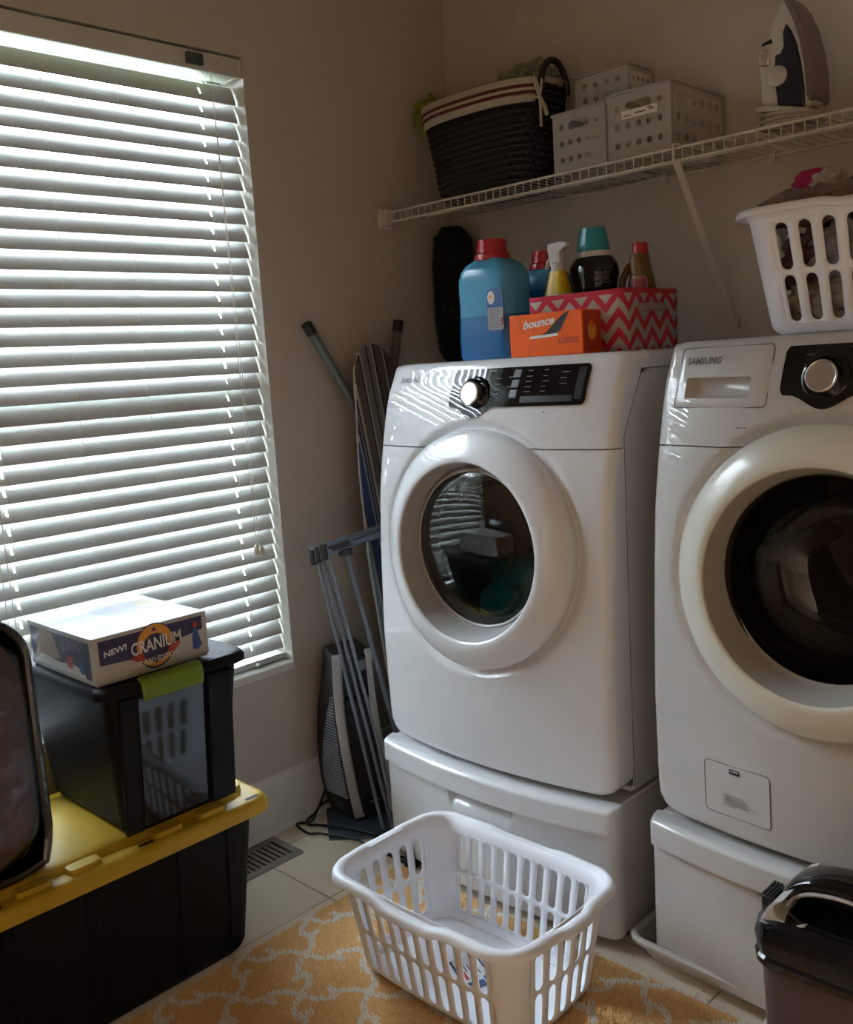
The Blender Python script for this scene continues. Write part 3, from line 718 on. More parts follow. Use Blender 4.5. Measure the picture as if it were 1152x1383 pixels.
# ================================================================== WICKER BASKET ON SHELF
wb = T('wicker_basket', 'black wicker basket with striped cream liner at the shelf left end', 'basket', (0.33, -0.17, ST))
bcx, bcy = 0.322, -0.165
def ell(f, z, extra=0.0, n=64):
    rx = (0.170 + 0.045*f) + extra; ry = (0.098 + 0.022*f) + extra
    return [(bcx + rx*(abs(math.cos(a))**0.75)*math.copysign(1, math.cos(a)), bcy + ry*(abs(math.sin(a))**0.75)*math.copysign(1, math.sin(a)), z) for a in [2*PI*k/n for k in range(n)]]
BH = 0.255
obj('basket_base', MB().loft([ell(0, ST+0.002), ell(0, ST+0.008)]), M_wicker, wb)
obj('basket_wall', MB().loft([ell(k/10, ST+0.004+BH*k/10, -0.004) for k in range(11)], False, False), M_wicker, wb)
wv = MB()
rows = 15
for r_ in range(rows):
    f = (r_ + 0.5)/rows; z = ST + 0.004 + BH*f; n = 72; e = ell(f, z, 0.0, n); pts = []
    for k_, p in enumerate(e):
        w_ = 0.0035*math.cos(PI*(k_//1) + PI*(r_ % 2))*1.0
        q = Vector(p) - Vector((bcx, bcy, z)); q = q * (1 + w_/q.length); pts.append(Vector((bcx, bcy, z)) + q)
    wv.tube(pts, 0.0062, 5, loop=True)
tag(obj('woven_strands', wv, M_wicker, wb), kind='stuff')
def liner(z0, z1, ex, m, nm, parent):
    f0, f1 = (z0-ST)/BH, (z1-ST)/BH
    A = ell(f0, z0, ex, 96); B = ell(f1, z1, ex, 96)
    ins = [k for k in range(96) if not (abs(((k/96*360 + 180) % 360) - 180) < 24)]   # gap at the handle end
    ins = sorted(ins, key=lambda k: k if k > 3 else k + 96)
    mb = MB(); mb.loft([[A[k], B[k]] for k in ins], False, False, closed=False); return obj(nm, mb, m, parent, solid=0.003, off=0)
z_t = ST + 0.004 + BH
ln = liner(z_t-0.052, z_t+0.008, 0.010, M_linen, 'liner_cuff', wb)
liner(z_t-0.017, z_t-0.009, 0.0125, M_maroon, 'stripe', ln); liner(z_t-0.033, z_t-0.025, 0.0125, M_maroon, 'stripe', ln)
pk = MB(); pk.loft([ell(1.0, z_t+0.010, 0.012, 64), ell(1.0, z_t+0.011, 0.002, 64), ell(0.8, z_t-0.04, -0.008, 64)], False, False); obj('liner_lining', pk, M_linen, wb)
hx = bcx + 0.212
for sg, nm in ((1, 'handle'), (-1, 'handle')):
    X = bcx + sg*0.213
    pts = [(X, -0.165 - 0.058*math.cos(a), z_t - 0.02 + 0.078*math.sin(a)) for a in np.linspace(0, PI, 18)]
    if sg > 0: obj(nm, MB().tube(pts, 0.0085, 8), M_wicker, wb)
bow = MB()
bx_, by_, bz_ = bcx+0.216, -0.235, z_t-0.045
for s_, l_ in ((1, 0.035), (-1, 0.03)):
    bow.tube([(bx_, by_, bz_), (bx_+0.004, by_-0.01+0.012*s_, bz_+0.02), (bx_+0.006, by_-0.012+0.016*s_, bz_+0.045), (bx_+0.004, by_-0.004+0.008*s_, bz_+0.03), (bx_, by_, bz_)], 0.0035, 6)
bow.tube([(bx_, by_, bz_), (bx_+0.006, by_-0.006, bz_-0.03), (bx_+0.004, by_-0.004, bz_-0.075)], 0.0035, 6)
bow.tube([(bx_, by_, bz_), (bx_+0.008, by_+0.010, bz_-0.025), (bx_+0.010, by_+0.016, bz_-0.045)], 0.0055, 6)
bow.tube([(bx_, by_, bz_), (bx_-0.03, by_-0.025, bz_+0.004), (bx_-0.06, by_-0.042, bz_+0.006)], 0.004, 6)
obj('ribbon_bow', bow, M_linen, wb)
tag(obj('lime_cloth', blob((0.068, -0.13, z_t+0.020), (0.055, 0.05, 0.05), 2, 0.5, 3, 4), M_gfab), 'bright lime-green fabric poking out of the wicker basket', 'cloth')
tag(obj('plush_bundle', blob((0.40, -0.11, z_t+0.035), (0.085, 0.05, 0.05), 5, 0.5, 3, 4), M_pfab), 'pale grey-green bundle rising from the wicker basket top', 'cloth')

# ================================================================== CRATES
def cell_hole(mb, mapf, sa, sb, ta, tb, a, b, cs=None, ct=None):
    """one cell with a stadium hole (half width a, half height b), b>=a or horizontal if a>b"""
    cs = (sa+sb)/2 if cs is None else cs; ct = (ta+tb)/2 if ct is None else ct
    hs, ht = (sb-sa)/2, (tb-ta)/2
    horiz = a > b
    if horiz: a, b, hs, ht = b, a, ht, hs
    yb = min((b-a)/ht, 0.9)
    A = [0, PI/8, PI/4, 3*PI/8, PI/2, 5*PI/8, 3*PI/4, 7*PI/8, PI]
    inn = [(a*math.cos(t), (b-a) + a*math.sin(t)) for t in A] + [(a*math.cos(t+PI), -(b-a) + a*math.sin(t+PI)) for t in A]
    out = [(1, yb), (1, (1+yb)/2), (1, 1), (.5, 1), (0, 1), (-.5, 1), (-1, 1), (-1, (1+yb)/2), (-1, yb)]
    out = out + [(-p, -q) for p, q in out]
    out = [(p*hs, q*ht) for p, q in out]
    if horiz: inn = [(q, -p) for p, q in inn]; out = [(q, -p) for p, q in out]
    n = len(inn)
    cS, cT = (sa+sb)/2, (ta+tb)/2
    mb.add([mapf(cs+p, ct+q) for p, q in inn] + [mapf(cS+p, cT+q) for p, q in out], [(i, (i+1) % n, n + (i+1) % n, n+i) for i in range(n)])
def crate(name, label, x0, x1, y0, y1, z0, h, cols, rows, dcols, handle=True, lab=False, group='translucent storage crates on the shelf'):
    t = T(name, label, 'crate', ((x0+x1)/2, (y0+y1)/2, z0), group)
    mb = MB(); zb = z0 + 0.012; zt = z0 + h - 0.012
    taper = 0.0
    def face(P, Wd, nc, hand):
        m_ = 0.014
        cw = (Wd - 2*m_)/nc; chh = (zt - zb)/rows
        for (a0, a1) in ((0, m_), (Wd-m_, Wd)): mb.add([P(a0, zb), P(a1, zb), P(a1, zt), P(a0, zt)], [(0,1,2,3)])
        mb.add([P(0, z0), P(Wd, z0), P(Wd, zb), P(0, zb)], [(0,1,2,3)]); mb.add([P(0, zt), P(Wd, zt), P(Wd, z0+h), P(0, z0+h)], [(0,1,2,3)])
        for i in range(nc):
            for j in range(rows):
                sa, ta = m_ + i*cw, zb + j*chh
                if hand and j == rows-1 and 1 <= i <= nc-2:
                    if i == 1:
                        cell_hole(mb, P, m_+cw, m_+(nc-1)*cw, ta, ta+chh, cw*(nc-2)*0.40, chh*0.24)
                    continue
                cell_hole(mb, P, sa, sa+cw, ta, ta+chh, min(cw, chh)*0.25, min(cw, chh)*0.25)
    face(lambda s, z: (x0+s, y0, z), x1-x0, cols, handle); face(lambda s, z: (x0+s, y1, z), x1-x0, cols, handle)
    face(lambda s, z: (x0, y0+s, z), y1-y0, dcols, False); face(lambda s, z: (x1, y0+s, z), y1-y0, dcols, False)
    mb.add([(x0, y0, z0+.002), (x1, y0, z0+.002), (x1, y1, z0+.002), (x0, y1, z0+.002)], [(0,1,2,3)])
    obj('crate_body', mb, M_crate, t, smooth=0)
    rim = [(x, y, z0+h) for x, y in rrect((x1-x0)/2+.002, (y1-y0)/2+.002, 0.004, 2, (x0+x1)/2, (y0+y1)/2)]
    obj('crate_rim', MB().tube(rim, 0.0035, 6, loop=True), M_crate, t)
    if lab:
        fr = frame((x0, y0-0.001, z0), (1,0,0), (0,0,1)); Wd = x1-x0
        l = decal('sticker', rrect(0.048, 0.0095, 0.003, 3, Wd*0.52, h*0.66), fr, M_whitep, t, 0.0006)
        for (a, b, w) in ((-0.042, -0.002, 0.020), (-0.012, 0.000, 0.030), (0.026, 0.001, 0.016), (0.022, 0.005, 0.014)):
            decal('sticker_print', [(Wd*.52+a, h*.66+b-0.002), (Wd*.52+a+w, h*.66+b-0.002), (Wd*.52+a+w, h*.66+b+0.001), (Wd*.52+a, h*.66+b+0.001)], fr, M_print, l, 0.0010)
    return t
crate('storage_crate', 'shorter translucent crate against the wicker basket, on the shelf front', 0.612, 0.768, -0.285, -0.150, ST, 0.142, 5, 3, 4)
crate('storage_crate', 'translucent crate bearing a white sticker under its handle slot', 0.774, 0.945, -0.285, -0.030, ST, 0.152, 5, 3, 6, lab=True)
crate('storage_crate', 'translucent crate hidden low behind the shorter crate by the basket', 0.585, 0.745, -0.142, -0.020, ST, 0.135, 4, 3, 4)
crate('storage_crate', 'tallest-standing translucent crate, stacked at the back beside the wicker basket', 0.585, 0.745, -0.142, -0.020, ST+0.137, 0.125, 4, 3, 4, handle=False)

# ================================================================== STEAM IRON
ir = T('steam_iron', 'cream steam iron with dark navy tank standing upright on the shelf', 'iron', (1.22, -0.2, ST))
iy = -0.215
def prism_y(pts, hw0, nm, m, par, bevel=0.004, yy=iy, seg=2, fn=None):
    mb = MB(); mb.loft([[(x, yy - hw0, z) for x, z in pts], [(x, yy + hw0, z) for x, z in pts]]); return obj(nm, mb, m, par, bevel=bevel, seg=seg, smooth=30)
def ipx(u, v):      # iron silhouette: picture-plane sketch turned into metres on the iron's own mid-plane
    return (1.138 + (u - 1034)*0.00163, 1.780 + (146 - v)*0.00155 - (u - 1034)*0.00037)
body = [ipx(*p) for p in ((1034,146),(1032,95),(1031,72),(1040,60),(1048,40),(1056,22),(1061,8),(1067,3),(1076,8),(1088,26),(1098,52),(1104,80),(1107,110),(1107,140),(1095,147))]
sole = [ipx(*p) for p in ((1067,2),(1075,4),(1086,18),(1096,40),(1103,66),(1108,95),(1110,132),(1104,139),(1101,132),(1098,96),(1092,62),(1083,34),(1073,14))]
tank = [ipx(*p) for p in ((1070,36),(1077,46),(1084,62),(1090,88),(1094,118),(1095,146),(1058,145),(1055,120),(1054,90),(1055,77),(1062,76),(1066,66),(1065,48))]
prism_y(body, 0.026, 'iron_shell', M_ironw, ir, 0.009, seg=3)
prism_y(sole, 0.046, 'soleplate', M_irons, ir, 0.003)
prism_y(tank, 0.029, 'water_tank', M_irond, ir, 0.004)
prism_y([ipx(*p) for p in ((1034,146),(1058,145),(1095,147),(1103,146),(1103,152),(1030,154))], 0.045, 'heel_rest', M_ironw, ir, 0.004)
dx_, dz_ = ipx(1058, 106)
obj('dial', MB().lathe([(0.021, 0.0), (0.021, -0.006), (0.018, -0.008), (0.001, -0.008)], (dx_+0.002, iy-0.027, dz_), 24, 'y'), M_ironw, ir)
prism_y([ipx(*p) for p in ((1031,93),(1030,76),(1034,71),(1047,70),(1047,92))], 0.028, 'steam_button', M_chrome, ir, 0.003, yy=iy-0.001)
prism_y([ipx(*p) for p in ((1036,66),(1038,62),(1050,56),(1052,62))], 0.028, 'spray_button', M_irond, ir, 0.002, yy=iy-0.001)
cw = MB(); pts = []
for k_ in range(90):
    a = k_/90*2*PI*3.5; pts.append((1.196 + 0.066*math.cos(a), iy + 0.045*math.sin(a), ST + 0.006 + 0.030*k_/90 - 0.012*(k_/90)*math.cos(a)))
cw.tube(pts, 0.0042, 6); obj('power_cord', cw, mat('cord_cream', (0.42, 0.36, 0.30), 0.6), ir)

# ================================================================== LAUNDRY BASKETS
def laundry_basket(name, label, hx, hy, bxs, bys, h, nlx, nly, rows, band, loc, zrot=0):
    """hx,hy: half size at rim; bxs,bys: half size at base"""
    t = T(name, label, 'laundry basket', loc, 'white laundry baskets', (0, 0, zrot), local=True)
    mb = MB()
    def dims(q):
        f = min(max(q, 0), 1); r = 0.058
        e = 0.0
        if q < 0.08: e = -(0.012)*(1 - q/0.08)**2
        return bxs + (hx-bxs)*f + e, bys + (hy-bys)*f + e, r*(0.8 + 0.2*f)
    def side(k, s, q):     # k: side index, s in 0..1 along the straight run, q height fraction
        a, b, r = dims(q); z = h*q
        bow = 0.006*math.sin(PI*min(max(s, 0), 1))
        if k == 0: return ((-a+r) + (2*a-2*r)*s, -b-bow, z)
        if k == 1: return (a+bow, (-b+r) + (2*b-2*r)*s, z)
        if k == 2: return ((a-r) - (2*a-2*r)*s, b+bow, z)
        return (-a-bow, (b-r) - (2*b-2*r)*s, z)
    def corner(k, f, q):   # after side k
        a, b, r = dims(q); z = h*q
        cxs = [(a-r, -b+r), (a-r, b-r), (-a+r, b-r), (-a+r, -b+r)][k]; a0 = [-PI/2, 0, PI/2, PI][k]
        return (cxs[0] + r*math.cos(a0 + f*PI/2), cxs[1] + r*math.sin(a0 + f*PI/2), z)
    qs_plain = [0, 0.02, 0.05, 0.08]
    lo, hi = 0.08, band
    rh = (hi-lo)/rows
    for k in range(4):
        nc = nlx if k in (0, 2) else nly
        P = lambda s, q: side(k, s, q)
        for i in range(nc):
            for j in range(rows):
                sa, ta = i/nc, lo + j*rh
                cell_hole_n(mb, P, sa, sa+1/nc, ta, ta+rh, nc, (2*dims(.5)[0 if k in (0,2) else 1]), h)
            for qa, qb in zip(qs_plain[:-1], qs_plain[1:]): mb.add([P(i/nc, qa), P((i+1)/nc, qa), P((i+1)/nc, qb), P(i/nc, qb)], [(0,1,2,3)])
            mb.add([P(i/nc, hi), P((i+.5)/nc, hi), P((i+1)/nc, hi), P((i+1)/nc, 1), P((i+.5)/nc, 1), P(i/nc, 1)], [(0,1,4,5), (1,2,3,4)])
        C = lambda f, q: corner(k, f, q)
        qq = qs_plain + [lo + (hi-lo)*x for x in (.25, .5, .75)] + [hi, 1.0]
        for i in range(8):
            for qa, qb in zip(qq[:-1], qq[1:]): mb.add([C(i/8, qa), C((i+1)/8, qa), C((i+1)/8, qb), C(i/8, qb)], [(0,1,2,3)])
    body = obj('basket_wall', mb, M_basketw, t, smooth=40, doubles=2e-4, solid=0.0028, off=-1)
    out = []
    for k in range(4):
        out += [side(k, s, 0) for s in np.linspace(0, 1, 8)[:-1]] + [corner(k, f, 0) for f in np.linspace(0, 1, 8)[:-1]]
    obj('basket_floor', MB().loft([[(x, y, 0.0) for x, y, z in out], [(x, y, 0.004) for x, y, z in out]]), M_basketw, t)
    # rolled rim that dips at the long-side handles
    path = []
    for k in range(4):
        for s in np.linspace(0, 1, 28)[:-1]:
            p = Vector(side(k, s, 1.0)); d = 0
            e = 1/(1 + math.exp(-(0.21 - abs(s-0.5))*60))
            n_ = [(0,-1),(1,0),(0,1),(-1,0)][k]
            path.append((p, Vector((n_[0], n_[1], 0)), -0.009*e if k in (0, 2) else -0.006*e, 0.005*e))
        for f in np.linspace(0, 1, 10)[:-1]:
            p = Vector(corner(k, f, 1.0)); a0 = [-PI/2, 0, PI/2, PI][k] + f*PI/2
            path.append((p, Vector((math.cos(a0), math.sin(a0), 0)), 0.0, 0.0))
    prof = [(-0.004, -0.016), (-0.003, -0.002), (0.001, 0.003), (0.008, 0.005), (0.016, 0.003), (0.021, -0.003), (0.0225, -0.011), (0.0195, -0.012), (0.016, -0.004), (0.009, -0.0005), (0.002, -0.004), (0.0, -0.016)]
    rings = [[p + n_*(a + w*(a > 0.004)) + Vector((0, 0, b + dz)) for a, b in prof] for p, n_, dz, w in path]
    obj('basket_rim', MB().loft(rings, loop=True), M_basketw, t, smooth=60)
    return t
def cell_hole_n(mb, P, sa, sb, ta, tb, nc, L, h):
    # metric-correct stadium in normalised (s,q) space
    ws = (sb-sa)*L*0.78; hq = (tb-ta)*h
    a_m = ws*0.275; b_m = hq*0.45
    sS, sT = (sb-sa)/ws, (tb-ta)/hq
    cs, ct = (sa+sb)/2, (ta+tb)/2
    f = lambda x, y: P(cs + x*sS, ct + y*sT)
    cell_hole(mb, f, -ws/2, ws/2, -hq/2, hq/2, a_m, b_m)
fb = laundry_basket('laundry_basket', 'empty white slotted laundry basket standing on the yellow rug', 0.243, 0.165, 0.214, 0.132, 0.226, 10, 5, 2, 0.87, (0.878, -1.035, 0.014))
fr = frame((-0.005, -0.002, 0.0055), (0.90, -0.43, 0), (0.43, 0.90, 0))
lab_ = decal('paper_insert', [(-0.055, -0.035), (0.055, -0.035), (0.055, 0.035), (-0.055, 0.035)], fr, mat('insert_paper', (0.66, 0.66, 0.68), 0.4), fb, 0.0006)
M_navy = mat('insert_navy', (0.03, 0.06, 0.16), 0.4)
for pts, mm in (([(-0.053, -0.034), (0.053, -0.034), (0.053, -0.028), (-0.053, -0.028)], M_navy), ([(0.028, -0.024), (0.053, -0.024), (0.053, 0.010), (0.030, 0.012)], M_navy), ([(0.020, 0.014), (0.052, 0.014), (0.052, 0.033), (0.024, 0.033)], M_bluep), ([(-0.045, 0.026), (-0.005, 0.026), (-0.005, 0.030), (-0.045, 0.030)], M_navy), ([(-0.01, -0.022), (0.02, -0.022), (0.02, -0.015), (-0.01, -0.015)], M_redp)):
    decal('insert_print', pts, fr, mm, lab_, 0.0010)
for k in range(4): decal('insert_print', [(-0.04+.01*k, -0.012+.008*k), (-0.005+.005*k, -0.012+.008*k), (-0.005+.005*k, -0.009+.008*k), (-0.04+.01*k, -0.009+.008*k)], fr, M_print, lab_, 0.0010)
ub = laundry_basket('laundry_basket', 'white slotted laundry basket packed with clothes on top of the washer', 0.285, 0.20, 0.245, 0.165, 0.235, 10, 6, 2, 0.90, (1.525, -0.365, 1.283))
random.seed(11)
cl = [((1.375,-0.45,1.335),(0.085,0.06,0.05),(0.42,0.37,0.31),'cream garment low at the left end of the washer-top basket'),
      ((1.47,-0.455,1.345),(0.075,0.055,0.055),(0.13,0.09,0.07),'brown garment low at the middle front of the washer-top basket'),
      ((1.60,-0.455,1.335),(0.08,0.055,0.05),(0.50,0.48,0.46),'white ribbed sock ball low in the washer-top basket'),
      ((1.335,-0.44,1.43),(0.05,0.06,0.05),(0.16,0.08,0.09),'maroon patterned garment high at the left corner of the washer-top basket'),
      ((1.41,-0.465,1.43),(0.055,0.05,0.05),(0.32,0.31,0.33),'pale grey garment high near the left of the washer-top basket'),
      ((1.485,-0.468,1.435),(0.055,0.05,0.05),(0.36,0.30,0.24),'tan garment high at the middle of the washer-top basket'),
      ((1.575,-0.465,1.43),(0.06,0.05,0.055),(0.07,0.05,0.05),'dark brown garment high toward the right of the washer-top basket'),
      ((1.545,-0.468,1.36),(0.04,0.05,0.06),(0.008,0.010,0.04),'navy sock pressed against the washer-top basket slots'),
      ((1.70,-0.40,1.40),(0.10,0.10,0.10),(0.30,0.28,0.27),'grey garment filling the right end of the washer-top basket'),
      ((1.50,-0.32,1.38),(0.20,0.14,0.10),(0.05,0.04,0.04),'dark garment in the core of the washer-top basket')]
for i, (c, r, col, lb) in enumerate(cl):
    tag(obj('garment', blob(c, r, i+20, 0.5, 2.4, 4), mat('cloth_%d' % i, col, 0.95, var=0.35, vscale=18, bump=0.5, bscale=250)), lb, 'clothes', 'clothes in the washer-top basket')
tag(obj('garment', blob((1.335, -0.42, 1.528), (0.085, 0.06, 0.035), 41, 0.6, 2.6, 4), mat('cloth_rim', (0.22, 0.16, 0.13), 0.95, var=0.4, vscale=25)), 'brown garment heaped over the left rim of the washer-top basket', 'clothes', 'clothes in the washer-top basket')
tag(obj('garment', blob((1.315, -0.40, 1.575), (0.030, 0.025, 0.028), 42, 0.5, 2.0, 3), mat('cloth_pink', (0.36, 0.012, 0.08), 0.9, var=0.2)), 'bright pink garment topping the heap in the washer-top basket', 'clothes', 'clothes in the washer-top basket')
tag(obj('garment', blob((1.365, -0.42, 1.560), (0.035, 0.03, 0.03), 43, 0.6, 3.0, 4), mat('cloth_floral', (0.42, 0.36, 0.33), 0.9, var=0.7, vscale=45)), 'floral cream garment beside the pink one in the washer-top basket', 'clothes', 'clothes in the washer-top basket')
tag(obj('garment', blob((1.61, -0.34, 1.540), (0.09, 0.07, 0.04), 44, 0.5, 2.2, 4), mat('cloth_palegrey', (0.34, 0.33, 0.30), 0.9, var=0.2)), 'pale grey garment rising at the right of the washer-top basket', 'clothes', 'clothes in the washer-top basket')

# ================================================================== ON THE DRYER
DT = 1.2725
def jug(name, label, cx, cy, w, d, h, capr, caph, liquid, group=None):
    t = T(name, label, 'bottle', (cx, cy, DT), group)
    secs = [(0.0, 0.96, 0.94), (0.008, 1.0, 1.0), (0.40*h*0.9, 1.0, 1.0), (0.42*h, 0.97, 0.98), (0.55*h, 0.96, 0.98), (0.68*h, 0.97, 1.0), (0.80*h, 0.95, 1), (0.87*h, 0.88, 0.95), (0.93*h, 0.72, 0.85), (0.97*h, 0.5, 0.7), (h, 0.38, 0.6)]
    zs_j = [q[0] for q in secs]; lv = (liquid, float(np.interp(liquid, zs_j, [q[1] for q in secs])), float(np.interp(liquid, zs_j, [q[2] for q in secs])))
    def ring(z, fx, fy): return [(cx + x, cy + y, DT + z) for x, y in rrect(w/2*fx, d/2*fy, min(w/2*fx, d/2*fy)*0.62, 6)]
    obj('bottle_body', MB().loft([ring(*q) for q in [lv] + [q for q in secs if q[0] > liquid + 0.002]], False, True), M_jug, t)
    obj('liquid', MB().loft([ring(*q) for q in [q for q in secs if q[0] < liquid - 0.002] + [lv]]), M_jugliq, t)
    c = obj('cap', MB().lathe([(capr*1.18, -0.004), (capr*1.2, 0.004), (capr*1.16, 0.010), (capr, 0.014), (capr*0.97, caph*0.7), (capr*0.95, caph), (capr*0.80, caph), (capr*0.78, caph-0.006)], (cx, cy, DT + h*0.985), 28), M_red, t)
    return t
j1 = jug('detergent_bottle', 'large blue detergent jug with red cap on the dryer, beside the orange carton', 0.573, -0.50, 0.178, 0.11, 0.245, 0.037, 0.045, 0.105, 'red-capped blue detergent jugs')
fr = frame((0.562, -0.5563, DT), (1,0,0), (0,0,1))
lb1 = decal('label', rrect(0.026, 0.052, 0.014, 4, 0.058, 0.115), fr, M_bluep, j1, 0.0)
decal('label_badge', disc(0.047, 0.145, 0.011, 20, 0.016), fr, M_whitep, lb1, 0.0006)
decal('badge_mark', rrect(0.006, 0.003, 0.001, 2, 0.047, 0.147), fr, M_orangep, lb1, 0.0010)
decal('label_block', rrect(0.024, 0.026, 0.003, 2, 0.059, 0.095), fr, M_printl, lb1, 0.0006)
lm_ = MB()
for k in range(9):
    z = 0.115 - k*0.0052; lm_.add([fr(0.038, z, 0.001), fr(0.038 + (0.040 if k % 3 else 0.030), z, 0.001), fr(0.038 + (0.040 if k % 3 else 0.030), z+0.0018, 0.001), fr(0.038, z+0.0018, 0.001)], [(0,1,2,3)])
tag(obj('label_lines', lm_, M_print, lb1, smooth=0), kind='stuff')
decal('label_accent', [(0.076, 0.08), (0.083, 0.08), (0.083, 0.10), (0.076, 0.095)], fr, M_redp, lb1, 0.0012)
j2 = jug('detergent_bottle', 'smaller blue detergent jug with red cap, behind the large jug', 0.612, -0.34, 0.135, 0.10, 0.222, 0.034, 0.042, 0.165, 'red-capped blue detergent jugs')

# chevron bin
bin_ = T('fabric_bin', 'coral and grey chevron storage bin holding cleaning bottles on the dryer', 'storage bin', (0.835, -0.42, DT))
bx0, bx1, by0, by1, bh = 0.706, 0.962, -0.530, -0.310, 0.135
def chev_mat():
    M = bpy.data.materials.new('chevron_fabric'); M.use_nodes = True; t = M.node_tree; b = t.nodes['Principled BSDF']; b.inputs['Roughness'].default_value = 0.9
    g_ = t.nodes.new('ShaderNodeNewGeometry'); tcn = t.nodes.new('ShaderNodeTexCoord'); s = t.nodes.new('ShaderNodeSeparateXYZ'); t.links.new(tcn.outputs['Object'], s.inputs[0])
    def M_(op, a, b_=None, v=None):
        n = t.nodes.new('ShaderNodeMath'); n.operation = op
        if isinstance(a, (int, float)): n.inputs[0].default_value = a
        else: t.links.new(a, n.inputs[0])
        if b_ is not None:
            if isinstance(b_, (int, float)): n.inputs[1].default_value = b_
            else: t.links.new(b_, n.inputs[1])
        return n.outputs[0]
    u = M_('ADD', s.outputs['X'], s.outputs['Y'])
    tri = M_('PINGPONG', u, 0.032)
    v = M_('SUBTRACT', s.outputs['Z'], M_('MULTIPLY', tri, 1.1))
    f = M_('FRACT', M_('MULTIPLY', v, 1/0.043))
    st_ = M_('GREATER_THAN', f, 0.5)
    mx = t.nodes.new('ShaderNodeMix'); mx.data_type = 'RGBA'; mx.inputs[6].default_value = (0.42, 0.36, 0.31, 1); mx.inputs[7].default_value = (0.52, 0.025, 0.055, 1)
    t.links.new(st_, mx.inputs[0])
    top = M_('GREATER_THAN', s.outputs['Z'], DT + bh - 0.011)
    m2 = t.nodes.new('ShaderNodeMix'); m2.data_type = 'RGBA'; m2.inputs[7].default_value = (0.50, 0.025, 0.055, 1); t.links.new(mx.outputs[2], m2.inputs[6]); t.links.new(top, m2.inputs[0])
    t.links.new(m2.outputs[2], b.inputs['Base Color'])
    return M
M_chev = chev_mat()
def sheet(nm, P, m, par, th=0.004, n=8, sagv=0.003):
    mb = MB(); vs = []; 
    for i in range(n+1):
        for j in range(n+1): vs.append(P(i/n, j/n))
    mb.add(vs, [(i*(n+1)+j, (i+1)*(n+1)+j, (i+1)*(n+1)+j+1, i*(n+1)+j+1) for i in range(n) for j in range(n)])
    return obj(nm, mb, m, par, solid=th, off=0)
w_ = lambda s, z: 0.003*math.sin(PI*s)*z
sheet('bin_side', lambda s, z: (bx0 + (bx1-bx0)*s, by0 + w_(s, z), DT + bh*z), M_chev, bin_)
sheet('bin_side', lambda s, z: (bx1 - w_(s, z), by0 + (by1-by0)*s, DT + bh*z), M_chev, bin_)
sheet('bin_side', lambda s, z: (bx0 + (bx1-bx0)*s, by1 - w_(s, z), DT + bh*z), M_chev, bin_)
sheet('bin_side', lambda s, z: (bx0 + w_(s, z), by0 + (by1-by0)*s, DT + bh*z), M_chev, bin_)
obj('bin_floor', MB().box(bx0+.003, bx1-.003, by0+.003, by1-.003, DT+.0005, DT+.004), M_chev, bin_)
hd = MB(); hd.loft([[(bx1 + 0.004 + 0.012*math.sin(PI*s), by0 + 0.055 + 0.115*s, DT + 0.094 + dz) for dz in (-0.008, 0.008)] for s in np.linspace(0, 1, 12)], False, False, closed=False)
obj('bin_handle', hd, mat('strap_taupe', (0.33, 0.26, 0.22), 0.9), bin_, solid=0.003, off=0)
BZ = DT + 0.005
# spray bottle
sp = T('spray_bottle', 'yellow spray bottle with white trigger head in the chevron bin', 'bottle', (0.745, -0.465, BZ))
def bodyr(cx, cy, z, hx_, hy_, r): return [(cx+x, cy+y, z) for x, y in rrect(hx_, hy_, r, 5)]
obj('bottle_body', MB().loft([bodyr(0.745, -0.470, BZ+z, a, a*0.75, a*0.6) for z, a in ((0, .034), (.006, .036), (.10, .036), (.14, .031), (.17, .024), (.19, .018))]), M_spy, sp)
obj('bottle_foot', MB().loft([bodyr(0.745, -0.470, BZ+z, a+.0006, a*0.75+.0006, a*0.6) for z, a in ((0.105, .036), (.12, .034), (.135, .0315))], False, False), M_spw, sp)
obj('collar', MB().lathe([(0.015, 0), (0.0155, 0.018), (0.012, 0.022)], (0.745, -0.47, BZ+0.188), 16), M_spw, sp)
mb = MB(); pr = [(-0.016, 0.0), (0.012, 0.0), (0.016, 0.018), (0.014, 0.032), (0.026, 0.040), (0.034, 0.041), (0.034, 0.052), (0.016, 0.056), (-0.018, 0.054), (-0.022, 0.040), (-0.018, 0.02)]
mb.loft([[(0.745+x, -0.47-w, BZ+0.200+z) for x, z in pr] for w in (0.010, -0.010)]); obj('spray_head', mb, M_spw, sp, bevel=0.003)
obj('trigger', MB().tube([(0.745-0.014, -0.47, BZ+0.225), (0.745-0.026, -0.47, BZ+0.212), (0.745-0.030, -0.47, BZ+0.196)], 0.005, 6), M_spw, sp)
# black bottle with teal cap
bb = T('scent_bead_bottle', 'curvy black bottle with teal cup cap in the chevron bin', 'bottle', (0.806, -0.41, BZ))
obj('bottle_body', MB().lathe([(0.040, 0), (0.046, 0.006), (0.044, 0.05), (0.046, 0.09), (0.056, 0.135), (0.063, 0.175), (0.062, 0.195), (0.052, 0.210), (0.042, 0.217)], (0.806, -0.41, BZ), 40, sy=0.72), M_blackgl, bb)
rb_ = MB()
for k in range(6):
    z = 0.118 + k*0.013; r0 = float(np.interp(z, [0.09, 0.135, 0.175, 0.195], [0.046, 0.056, 0.063, 0.062]))
    rb_.tube([(0.806 + (r0+.0008)*math.cos(a), -0.41 + 0.72*(r0+.0008)*math.sin(a), BZ+z) for a in np.linspace(-1.35, -0.3, 10)], 0.0016, 5)
obj('grip_ribs', rb_, M_black, bb)
obj('neck_ring', MB().lathe([(0.042, 0), (0.043, 0.004), (0.042, 0.012)], (0.806, -0.41, BZ+0.216), 32, sy=0.8), M_spw, bb)
